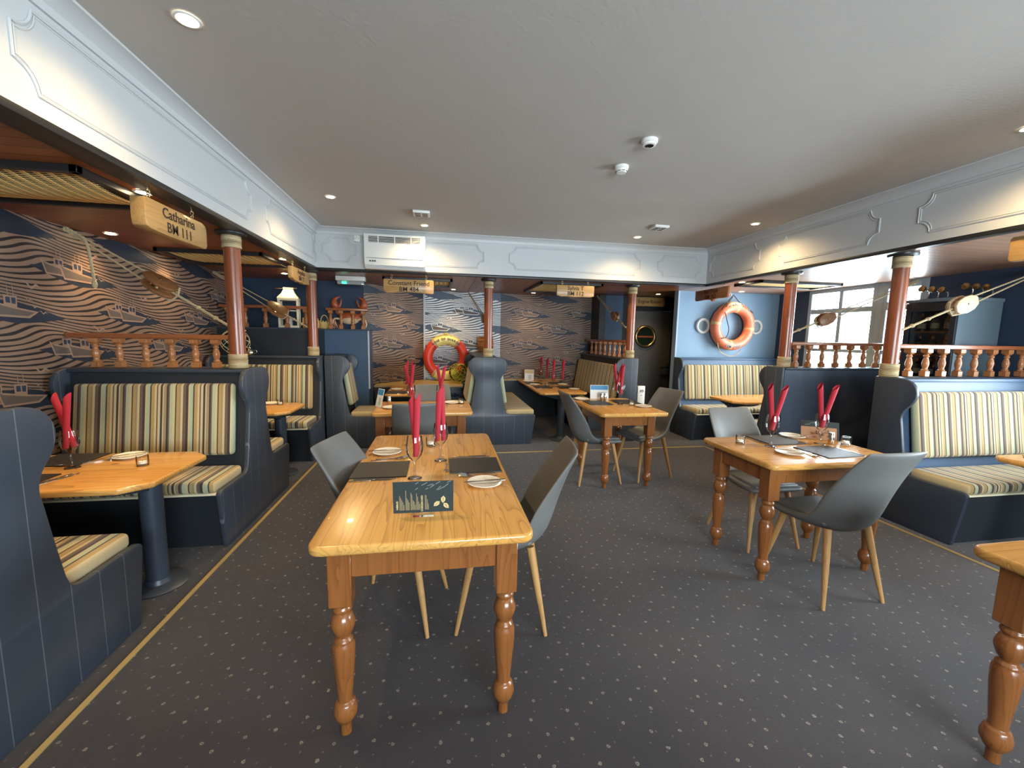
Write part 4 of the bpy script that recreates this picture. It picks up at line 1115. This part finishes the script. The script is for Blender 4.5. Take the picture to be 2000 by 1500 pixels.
for a0, a1 in ((52, 128), (232, 308)):
    rb.tube([((.40+.012*math.sin(PI*i/10))*math.cos(R(a0+(a1-a0)*i/10)), 0, (.40+.012*math.sin(PI*i/10))*math.sin(R(a0+(a1-a0)*i/10))) for i in range(11)], .007, 6)
rb.tube(catmull([(.02, -.02, .40), (-.03, -.04, .415), (.0, -.06, .43), (.04, -.03, .41)], 4), .010, 6)
rb.build('grab_rope', M['net_gold'], rs)
for_o = M['ring_orange']
vr = ring('faded orange life ring lettered VAN DIJCK BM 362 on the blue wall', (4.685, 6.075, 1.745), .305, .085,
     [(0, 360, 0, for_o)] + [(a-5, a+5, 0, M['tape']) for a in (80, 172, 262, 352)],
     [('VAN DIJCK', 80, .074, .335, False), ('BM 362', 268, .074, .33, True)])
cb = MB()
cb.tube([(-.26, -.07, .26), (-.10, -.02, .43), (-.03, -.01, .50), (.06, -.02, .40), (.30, -.07, .22)], .007, 6)
cb.tube([(-.20, -.085, .30), (-.05, -.02, .47)], .006, 6)
cb.tube(catmull([(-.22, -.09, .22), (-.17, -.09, .08), (-.13, -.09, -.05), (-.16, -.09, -.17), (-.25, -.09, -.20)], 5), .006, 6)
cb.build('black_cord', M['hose_black'], vr)
lr = MB(); lr.tube(catmull([(-.27, -.03, -.26), (-.22, -.03, -.40), (-.08, -.03, -.475), (.06, -.03, -.47), (.16, -.03, -.38)], 6), .008, 6); lr.build('grab_rope', M['rope'], vr)
put('hook', lambda: MB().tube([(0, .0, 0), (0, -.04, 0), (0, -.045, .03)], .012, 8).build('wall_hook', M['white']), 'white wall hook holding the orange life ring cord', 'hook', (4.655, 6.165, 2.245))
for x, nm in ((4.21, 'left'), (5.18, 'right')):
    p = thing('porthole_frame', 'round white porthole frame at the %s of the orange life ring' % nm, 'porthole', (x, 6.168, 1.745), 0, 'portholes on the blue wall')
    f = MB(); f.torus((0, -.012, 0), .105, .024, 'y', 32, 10); f.build('rim', M['white'], p)
    MB().lathe([(1e-4, 0), (.095, 0)], 28, False, Matrix.Translation((0, -.006, 0)) @ Matrix.Rotation(R(90), 4, 'X')).build('glass', M['cab_blue'], p)

# ================================================================== RIGGING ROPES WITH PULLEY BLOCKS
def pulley(t, p, d, s=1.0, pale=False, roll=0.0):
    """block body centred at p, pointing along d"""
    x = Vector(d).normalized(); up = Vector((0, 0, 1)); y = up.cross(x).normalized(); z = x.cross(y)
    Mx = Matrix.Identity(4)
    for i in range(3): Mx[i][0] = x[i]; Mx[i][1] = y[i]; Mx[i][2] = z[i]; Mx[i][3] = p[i]
    Mx = Mx @ Matrix.Rotation(R(roll), 4, 'X')
    out = [(-.12, -.025), (-.09, -.055), (-.02, -.07), (.05, -.062), (.105, -.03), (.105, .03), (.05, .062), (-.02, .07), (-.09, .055), (-.12, .025)]
    b = MB(); b.M = Mx
    for y0, y1 in ((-.042, -.018), (.018, .042)): b.prism([(q*s, w_*s) for q, w_ in out], lambda a, c, h: (a, h*s, c), y0, y1)
    b.prism([(q*s, w_*s) for q, w_ in [(-.10, -.02), (-.03, -.05), (-.03, .05), (-.10, .02)]], lambda a, c, h: (a, h*s, c), -.018, .018)
    bo = b.build('pulley_block', M['block_pale' if pale else 'block'], t, bevel=.008*s, seg=2)
    w2 = MB(); w2.M = Mx; w2.lathe([(.045*s, -.012*s), (.036*s, 0), (.045*s, .012*s)], 18, True, Matrix.Rotation(R(90), 4, 'X')); w2.tube([(0, -.05*s, 0), (0, .05*s, 0)], .008*s, 8)
    w2.build('sheave', M['brass'], bo)
def rigging(label, a, b, f, tail=None, s=1.0, pale=False, knots=(.55, .8), sp=.03, roll=0.0):
    """a: fixing at the ceiling, b: tie on the post, f: position of the block along a-b"""
    t = thing('rigging_rope', label, 'rope', (0,0,0), 0, 'rigging ropes with pulley blocks')
    A, B = Vector(a), Vector(b); P = A.lerp(B, f); d = (A-B).normalized(); sv = d.cross(Vector((0,1,0) if abs(d.y) < .8 else (1,0,0))).normalized()
    if sv.z < 0: sv = -sv
    r = MB()
    r.tube([A+sv*.004, P+d*.09*s+sv*sp*s], .007, 6); r.tube([A-sv*.004, P+d*.09*s-sv*sp*s], .007, 6)
    r.tube([P-d*.10*s, B], .010, 7)
    for k in knots: r.sphere(P.lerp(B, k), .017, 8, 6, (1.2, 1.2, 1)); 
    r.tube([P-d*.12*s + sv*.055*s, P-d*.14*s, P-d*.12*s - sv*.055*s, P+d*.0*s-sv*.072*s, P+d*.09*s-sv*.05*s], .008, 6)
    for k in range(5):
        c0 = A + (B-A).normalized()*(.03*k+.02); r.torus(tuple(c0), .014, .008, 'x' if abs(d.y) > .5 else 'y', 10, 6)
    if tail: r.tube(catmull(tail, 5), .010, 7); r.sphere(Vector(tail[-1]), .018, 8, 6, (1,1,1.8))
    r.build('rope', M['rope'], t)
    pulley(t, P, d, s, pale, roll)
    return t
rigging('rope and dark pulley block running from the left wall to the nearest left post', (-2.77, 3.72, 2.27), (-1.66, 3.66, 1.565), .56,
        [(-2.70, 3.72, 2.23), (-2.62, 3.70, 2.17), (-2.60, 3.70, 2.02), (-2.59, 3.70, 1.86)], 1.1, roll=72)
rigging('rope and pale pulley block crossing the lantern shelf to the second left post', (-2.74, 5.72, 2.24), (-1.65, 5.63, 1.585), .66, None, 1.1, roll=62)
rigging('rope and small block hanging behind the middle back post', (.50, 7.50, 2.27), (.655, 5.83, 1.69), .86, None, .9)
rigging('rope and pale block sloping to the post in front of the engine room door', (2.76, 7.15, 2.26), (2.76, 5.82, 1.64), .62, None, .9)
rigging('rope and pulley block silhouetted against the bright window', (5.57, 4.10, 2.26), (3.94, 4.12, 1.62), .74, None, 1.0)
rigging('rope and bleached pulley block in front of the wine cabinet', (5.57, 3.04, 2.24), (3.98, 3.03, 1.63), .585, None, 1.1, True)

# ================================================================== NETTED GLASS FLOATS
def net_float(label, c, r, glass_m, net_m, rotx):
    t = thing('glass_float', label, 'float', c, 0, 'netted glass floats')
    MB().sphere((0, 0, 0), r, 32, 20).build('glass_ball', M[glass_m], t, angle=180)
    nt = MB(); nt.M = Matrix.Rotation(rotx, 4, 'X')
    nm, R1 = 9, r+.005
    for k in range(nm):
        for sg in (1, -1):
            p = []
            for i in range(25):
                th = .18 + (PI-.36)*i/24; ph = 2*PI*k/nm + sg*(th-PI/2)*1.15
                p.append((R1*math.sin(th)*math.cos(ph), R1*math.sin(th)*math.sin(ph), R1*math.cos(th)))
            nt.tube(p, r*.018, 5)
    nt.build('net', M[net_m], t)
    kn = MB(); kn.M = Matrix.Rotation(rotx, 4, 'X')
    kn.sphere((0, 0, r+.012), r*.14, 10, 8); kn.tube(catmull([(0, 0, r), (.04, .02, r*1.12), (.09, .03, r*1.05), (.12, .04, r*.85)], 5), r*.07, 7)
    kn.build('knot', M[net_m], t)
    return t
net_float('cream netted teal glass float on the bench top behind the nearest left post', (-2.49, 5.62, 1.392), .15, 'float_clear', 'net', .3)
net_float('yellow netted green glass float in front of the red life ring', (.30, 7.08, .885), .158, 'float_green', 'net_gold', .7)

# small pot on the bench top
p = thing('pewter_pot', 'small pewter pot beside the netted teal float', 'pot', (-2.33, 5.62, 1.2305))
MB().lathe([(.036, 0), (.044, .01), (.045, .05), (.034, .066), (.036, .072), (.032, .078), (.008, .084), (.008, .094), (.0005, .096)], 20).build('body', M['steel'], p)
MB().tube(catmull([(.042, 0, .055), (.07, 0, .06), (.075, 0, .035), (.044, 0, .018)], 4), .004, 6).build('handle', M['steel'], p)

# lantern, creel basket, crab on the alcove shelf
ln = thing('lantern', 'cream metal house lantern on the dark alcove shelf', 'lantern', (-2.02, 6.12, 1.581), R(12))
MB().box((-.125, -.125, 0), (.125, .125, .03)).build('base', M['cream_lantern'], ln, bevel=.004)
for sx in (-1, 1):
    for sy in (-1, 1): MB().box((sx*.11-.014, sy*.11-.014, .03), (sx*.11+.014, sy*.11+.014, .36)).build('corner_post', M['cream_lantern'], ln, bevel=.002, seg=1)
f = MB(); f.box((-.126, -.126, .36), (.126, .126, .385)); f.box((-.11, -.115, .22), (.11, -.105, .235)); f.build('frame', M['cream_lantern'], ln, bevel=.002, seg=1)
MB().lathe([(.185, .385), (.178, .40), (.12, .45), (.085, .50), (.08, .515), (.085, .52), (.085, .535), (.0005, .54)], 4, False, Matrix.Rotation(PI/4, 4, 'Z')).build('roof', M['cream_lantern'], ln, smooth=False)
MB().tube([(-.16, 0, .52), (.10, 0, .535)], .006, 6).build('handle', M['steel'], ln)
MB().box((-.098, -.108, .03), (.098, -.105, .36)).build('pane', M['pane'], ln, smooth=False)
MB().lathe([(.035, .03), (.035, .14), (.0005, .142)], 18, False).build('candle', M['wax'], ln)
def creel(label, loc, s):
    t = thing('rope_basket', label, 'basket', loc, 0, 'rope baskets on the alcove shelf')
    b = MB()
    b.lathe([(.075*s, 0), (.085*s, .02*s), (.088*s, .10*s), (.082*s, .11*s)], 20, False)
    for k in range(12):
        a = 2*PI*k/12; b.tube([(.086*s*math.cos(a), .086*s*math.sin(a), 0), (.094*s*math.cos(a+.25), .094*s*math.sin(a+.25), .06*s), (.086*s*math.cos(a), .086*s*math.sin(a), .13*s)], .007, 6)
    b.build('weave', M['wicker'], t)
    MB().tube([(.055*s*math.cos(R(q)), 0, .12*s+.10*s*math.sin(R(q))) for q in range(0, 181, 15)], .008, 6).build('handle', M['wicker'], t)
creel('straw rope basket beside the lantern on the alcove shelf', (-1.74, 6.06, 1.581), 1.05)
creel('rope basket half hidden by the second left post, next to the crab', (-1.68, 6.52, 1.581), .9)
cr = thing('crab_figure', 'rust red crab figure raising both claws on the blue partition shelf', 'figurine', (-1.32, 6.50, 1.581), R(8))
bd = MB(); bd.sphere((0, 0, .165), .15, 24, 14, (1.0, .55, .60)); bd.build('shell', M['crab'], cr)
bd = MB(); bd.sphere((0, -.02, .135), .135, 20, 12, (.95, .5, .5)); bd.build('belly', M['crab_pale'], cr)
for sx in (-1, 1):
    lg = MB(); lg.tube(catmull([(sx*.10, 0, .20), (sx*.17, -.02, .24), (sx*.15, -.02, .31)], 4), [.022]*9, 8)
    arm = lg.build('claw_arm', M['crab'], cr)
    cl = MB(); cl.tube(catmull([(sx*.15, -.02, .30), (sx*.20, -.03, .35), (sx*.19, -.03, .43), (sx*.12, -.03, .47)], 4), [.026, .036, .044, .048, .05, .048, .044, .036, .03, .022, .014, .008, .003], 10)
    cl.tube(catmull([(sx*.14, -.03, .32), (sx*.115, -.03, .38), (sx*.105, -.03, .44)], 4), [.018, .018, .017, .016, .014, .012, .009, .006, .003], 8)
    cl.build('pincer', M['crab'], cr)
    for k in range(4):
        q = MB(); y = -.06+.04*k
        q.tube(catmull([(sx*.10, y, .13), (sx*(.19+.01*k), y*1.4, .15), (sx*(.235-.02*k), y*1.6, .07), (sx*(.20-.02*k), y*1.7, .004)], 4), [.016, .016, .015, .014, .013, .013, .012, .011, .010, .009, .007, .005, .003], 7)
        q.build('walking_leg', M['crab' if k % 2 else 'crab_pale'], cr)
# barrel on the back ledge
ba = thing('small_barrel', 'small oak barrel half hidden by the middle back post', 'barrel', (.80, 7.42, 1.2300))
MB().lathe([(.12, 0), (.135, .06), (.145, .14), (.135, .22), (.12, .28), (.11, .28), (.11, .27), (.0005, .27)], 24).build('staves', M['barrel'], ba)
for z, q in ((.03, .130), (.09, .1415), (.19, .1415), (.25, .130)): MB().lathe([(q, z-.012), (q+.003, z-.01), (q+.003, z+.01), (q, z+.012)], 24, False).build('hoop', M['brass'], ba)

# ================================================================== HEATER, EXIT LIGHT, CEILING FITTINGS
ht = thing('wall_heater', 'white wall heater with louvred grilles on the back bulkhead', 'heater', (-.535, 5.45, 2.30))
MB().prism([(0, 0), (-.12, 0), (-.17, .045), (-.19, .12), (-.19, .40), (0, .40)], lambda a, b, h: (h, a, b), -.355, .355).build('casing', M['white_plastic'], ht, bevel=.008)
MB().box((-.30, -.192, .30), (.30, -.188, .375)).build('grille_recess', M['black'], ht)
g = MB()
for i in range(6): g.box((-.30, -.197, .303+i*.0135), (.30, -.190, .3065+i*.0135))
for x in (-.19, 0, .19): g.box((x-.005, -.203, .295), (x+.005, -.19, .378))
g.build('top_louvres', M['white_plastic'], ht)
g = MB()
for i in range(6): g.box((-.33, -.178+i*.010, .040-i*.007), (.33, -.168+i*.010, .046-i*.007))
g.build('bottom_louvres', M['white'], ht)
MB().box((-.33, -.194, .118), (.33, -.189, .122)).build('seam', M['plastic_grey'], ht)
g = MB()
for x in (-.285, -.257, -.230): g.box((x-.009, -.195, .078), (x+.009, -.183, .092))
g.build('switches', M['black'], ht)
ex = thing('exit_light', 'white emergency exit light with a green glow under the wooden soffit', 'exit light', (-1.195, 6.02, 2.20))
MB().box((-.19, -.05, .025), (.19, .05, .088)).build('housing', M['white_plastic'], ex, bevel=.008)
MB().box((-.18, -.045, -.03), (.18, .045, .024)).build('diffuser', M['acrylic'], ex, bevel=.006)
MB().box((-.17, -.03, -.02), (.17, .03, .022)).build('reflector', M['white'], ex)
MB().box((-.11, -.034, -.015), (-.05, -.0305, .015)).build('led', M['green_led'], ex)
ju = thing('switch_box', 'small white switch box left of the wall heater', 'switch', (-.995, 5.45, 2.665))
MB().box((-.035, -.03, -.035), (.035, 0, .035)).build('box', M['white_plastic'], ju, bevel=.004)
g = MB()
for x, z in ((-.018, .0), (.018, 0), (0, .015)): g.lathe([(.004, 0), (.004, .002)], 8, True, Matrix.Translation((x, -.030, z)) @ Matrix.Rotation(R(90), 4, 'X'))
g.build('screws', M['plastic_grey'], ju)
MB().box((-.006, -.012, -.16), (.006, 0, -.035)).build('conduit', M['white'], ju)
for x, y, nm, op in ((1.312, 2.60, 'farther from the back bulkhead', True), (1.315, 3.02, 'nearer the back bulkhead', False)):
    d = thing('smoke_detector', 'round white smoke detector on the ceiling, the one %s' % nm, 'smoke detector', (x, y, CEIL), 0, 'ceiling smoke detectors')
    MB().lathe([(.052, 0), (.052, -.018), (.048, -.022)], 28).build('base', M['white_plastic'], d)
    if op:
        MB().lathe([(.044, -.0225), (.042, -.034), (.028, -.036)], 26, False).build('sensor', M['white_plastic'], d)
        MB().lathe([(.0005, -.030), (.027, -.031), (.028, -.0358)], 22, False).build('opening', M['black'], d)
    else:
        s0 = MB().lathe([(.046, -.0225), (.044, -.034), (.034, -.046), (.0005, -.048)], 26, False).build('sensor', M['white_plastic'], d)
        g = MB()
        for k in range(8):
            a = k*PI/4; g.M = Matrix.Rotation(a, 4, 'Z'); g.box((.0385, -.010, -.0405), (.0425, .010, -.0375))
        g.build('slots', M['black'], s0)
for x, y, nm in ((-.19, 4.55, 'above the heater'), (2.43, 4.48, 'left of the right bulkhead lamp')):
    v = thing('ceiling_vent', 'flat square white vent on the ceiling %s' % nm, 'vent', (x, y, CEIL), 0, 'square ceiling vents')
    MB().box((-.085, -.085, -.025), (.085, .085, 0)).build('plate', M['white_plastic'], v, bevel=.004)
    g = MB()
    for q in (-.045, 0, .045): g.box((-.065, q-.012, -.028), (-.008, q+.012, -.0255)); g.box((.008, q-.012, -.028), (.065, q+.012, -.0255))
    g.build('slots', M['plastic_grey'], v)

def downlight(label, x, y, z, power=1.0, seen=True, size=150):
    t = thing('downlight', label, 'ceiling light', (x, y, z), 0, 'recessed downlights')
    MB().lathe([(.048, 0), (.048, -.004), (.040, -.006), (.034, -.003)], 28, False).build('rim', M['white_plastic'], t)
    MB().lathe([(.0005, -.003), (.034, -.003)], 24, False).build('lamp_face', M['lamp'], t)
    lamp_spot('downlight_beam', (x, y, z-.02), LAMP_W*power, size)
C_LBL = [(-1.007, 2.033, 'big bright ceiling downlight at the top left'), (-1.003, 4.235, 'ceiling downlight nearest the left bulkhead corner'), (-.179, 5.061, 'ceiling downlight just above the wall heater'),
         (2.426, 4.989, 'ceiling downlight left of the right corner of the ceiling'), (3.36, 4.126, 'ceiling downlight nearest the right bulkhead'),
         (3.36, 2.0, 'ceiling downlight at the far right of the ceiling'), (-1.0, -.2, 'added fill downlight behind the camera at the left'), (1.2, .3, 'added fill downlight behind the camera in the middle'), (3.3, -.2, 'added fill downlight behind the camera at the right')]  # the unseen ones behind the camera are added as fill
for x, y, l in C_LBL: downlight(l, x, y, CEIL-.001, 1.0 if y > 1 else .45)
S_LBL = [(-1.63, 2.73, 'soffit downlight right behind the Catharina sign'), (-2.66, 4.89, 'soffit downlight close to the left wave wallpaper'), (-1.63, 4.82, 'soffit downlight beside the Angelina sign'), (-2.62, 3.95, 'soffit downlight hidden behind the Catharina sign'),
         (.22, 7.18, 'soffit downlight right of the Constant Friend sign'), (-.52, 6.95, 'soffit downlight hidden behind the Constant Friend sign'), (1.62, 7.25, 'soffit downlight hidden by the Sylvia sign'), (3.95, 5.0, 'soffit downlight behind the brown pendant sign'), (4.70, 5.95, 'soffit downlight over the orange life ring'), (-2.02, 6.0, 'soffit downlight over the cream lantern'), (-2.2, 2.2, 'soffit downlight over the nearest left booth'), (3.72, 6.75, 'soffit downlight in front of the engine room door')]
for x, y, l in S_LBL: downlight(l, x, y, SOF-.001, .16 if 'lantern' in l else .45, size=110)

# cane panels framed in the soffits
def cane_panel(label, x0, y0, x1, y1, sag, along):
    t = thing('cane_panel', label, 'ceiling panel', ((x0+x1)/2, (y0+y1)/2, SOF), 0, 'framed cane panels in the soffits')
    hx, hy = (x1-x0)/2, (y1-y0)/2; f = MB()
    for a, b in (((-hx, -hy), (hx, -hy+.035)), ((-hx, hy-.035), (hx, hy)), ((-hx, -hy), (-hx+.035, hy)), ((hx-.035, -hy), (hx, hy))):
        f.box((a[0], a[1], -.035), (b[0], b[1], 0))
    f.build('frame', M['black'], t, bevel=.003, seg=1)
    MB().box((-hx+.035, -hy+.035, -.004), (hx-.035, hy-.035, -.001)).build('backing', M['black'], t)
    c = MB(); W_, L_ = 2*(hx-.035), 2*(hy-.035)
    nx = int(W_/.055)
    for i in range(nx):
        x = -hx+.035 + (i+.5)*W_/nx
        pts = [(-hy+.036+L_*k/10, -.009 - sag*math.sin(PI*k/10)) for k in range(11)]
        vs = []; fs = []
        for (y, z) in pts: vs += [(x-.011, y, z), (x+.011, y, z), (x+.011, y, z+.003), (x-.011, y, z+.003)]
        for k in range(10):
            for q in range(4): fs.append((k*4+q, k*4+(q+1) % 4, k*4+4+(q+1) % 4, k*4+4+q))
        c.add(vs, fs)
    ny = int(L_/.016)
    for k in range(ny):
        u = (k+.5)/ny; y = -hy+.036+L_*u; z = -.007 - sag*math.sin(PI*u)
        c.box((-hx+.036, y-.0028, z), (hx-.036, y+.0028, z+.002))
    c.build('cane', M['wicker'], t, smooth=False)
cane_panel('bowed cane panel framed in the soffit at the left edge, beside the Catharina sign', -2.68, 2.36, -1.68, 3.03, .045, 'x')
cane_panel('cane panel framed in the soffit behind the nearest left post', -2.64, 4.48, -1.70, 5.28, .02, 'x')
cane_panel('cane panel in the soffit behind the Constant Friend sign', -.77, 5.90, .17, 6.68, .02, 'x')
cane_panel('cane panel in the soffit behind the Sylvia sign', 1.38, 5.72, 2.30, 6.95, .02, 'x')
cane_panel('cane panel in the right soffit near the brown pendant sign', 4.00, 4.72, 5.22, 5.22, .015, 'x')

# ================================================================== WINE CABINET AND SPOTLIGHTS
cb = thing('wine_cabinet', 'grey blue wine cabinet with glass door behind the right balustrade', 'cabinet', (5.02, 3.32, 0))
f = MB(); f.box((.03, 0, 0), (.57, .03, 1.99)); f.box((.03, .43, 0), (.57, .46, 1.99)); f.box((.54, .03, 0), (.57, .43, 1.99)); f.box((.03, .03, 0), (.54, .43, .9)); f.box((.0, -.01, 1.955), (.57, .47, 1.99))
f.build('carcass', M['cab_blue'], cb, bevel=.004)
d = MB(); d.box((0, 0, .92), (.028, .05, 1.95)); d.box((0, .41, .92), (.028, .46, 1.95)); d.box((0, .05, .92), (.028, .41, .97)); d.box((0, .05, 1.86), (.028, .41, 1.95))
dr = d.build('door', M['navy_black'], cb, bevel=.003); MB().box((.010, .05, .97), (.014, .41, 1.86)).build('door_glass', M['dark_pane'], dr, smooth=False)
MB().tube([(-.02, .03, 1.30), (-.02, .03, 1.52)], .008, 8).build('door_handle', M['steel'], dr)
for z in (1.16, 1.40, 1.64): MB().box((.04, .032, z), (.535, .428, z+.015)).build('shelf', M['barrel'], cb)
def b_bottle():
    t = bpy.data.objects.new('wine_bottle', None); COL.objects.link(t)
    MB().lathe([(.030, 0), (.034, .004), (.034, .115), (.026, .138), (.012, .155), (.012, .185), (.0005, .186)], 16).build('body', M['bottle'], t)
    MB().lathe([(.0128, .160), (.0132, .19), (.0005, .191)], 14, False).build('foil_cap', M['foil'], t)
    MB().lathe([(.0345, .03), (.0345, .085)], 16, False).build('paper_label', M['paper_label'], t)
    return t
for zi, (z, row) in enumerate(((.901, 'lower'), (1.1755, 'second'), (1.4155, 'third'), (1.6555, 'top'))):
    for k, pos in enumerate(('nearest', 'middle', 'farthest')):
        put('bottle', b_bottle, 'wine bottle on the %s shelf of the wine cabinet, the %s one' % (row, pos), 'bottle', (5.12, 3.44+k*.12, z), (0, 0, .5*k), 'bottles in the wine cabinet')
def b_lamp():
    t = bpy.data.objects.new('gooseneck_lamp', None); COL.objects.link(t)
    MB().box((-.05, -.02, 0), (.03, .02, .012)).build('foot', M['brass'], t, bevel=.003)
    MB().tube(catmull([(.02, 0, .012), (.045, 0, .05), (.03, 0, .10), (-.02, 0, .115)], 6), .005, 8).build('arm', M['steel'], t)
    MB().lathe([(.012, -.02), (.030, -.005), (.034, .02), (.030, .022), (.0005, .01)], 18, False, Matrix.Translation((-.04, 0, .112)) @ Matrix.Rotation(R(-70), 4, 'Y')).build('lamp_head', M['brass'], t)
    return t
for i, (x, y) in enumerate(((5.26, 3.40), (5.39, 3.40), (5.52, 3.40), (5.14, 3.70), (5.27, 3.70), (5.40, 3.70))):
    put('lamp', b_lamp, 'gooseneck lamp on the wine cabinet, %s of the %s row' % (('left', 'middle', 'right')[i % 3], ('front', 'back')[i // 3]), 'lamp', (x, y, 1.9905), (0, 0, 0), 'gooseneck lamps on the cabinet')
# white notice box beside the straight bench edge
nb = thing('notice_box', 'small white notice box beside the straight edge of the olive bench panel', 'box', (3.02, 5.85, 0))
MB().box((-.055, -.03, .40), (.065, .03, .80)).build('panel', M['card_white'], nb, bevel=.004)
MB().box((-.02, -.015, 0), (.03, .015, .40)).build('stand', M['frame_white'], nb)
g = MB(); g.tube([(-.012, -.032, .745), (-.012, -.032, .705)], .004, 6); g.torus((.022, -.031, .725), .016, .004, 'y', 16, 6); g.box((-.005, -.032, .655), (.02, -.0305, .662))
g.build('marks', M['plastic_grey'], nb)
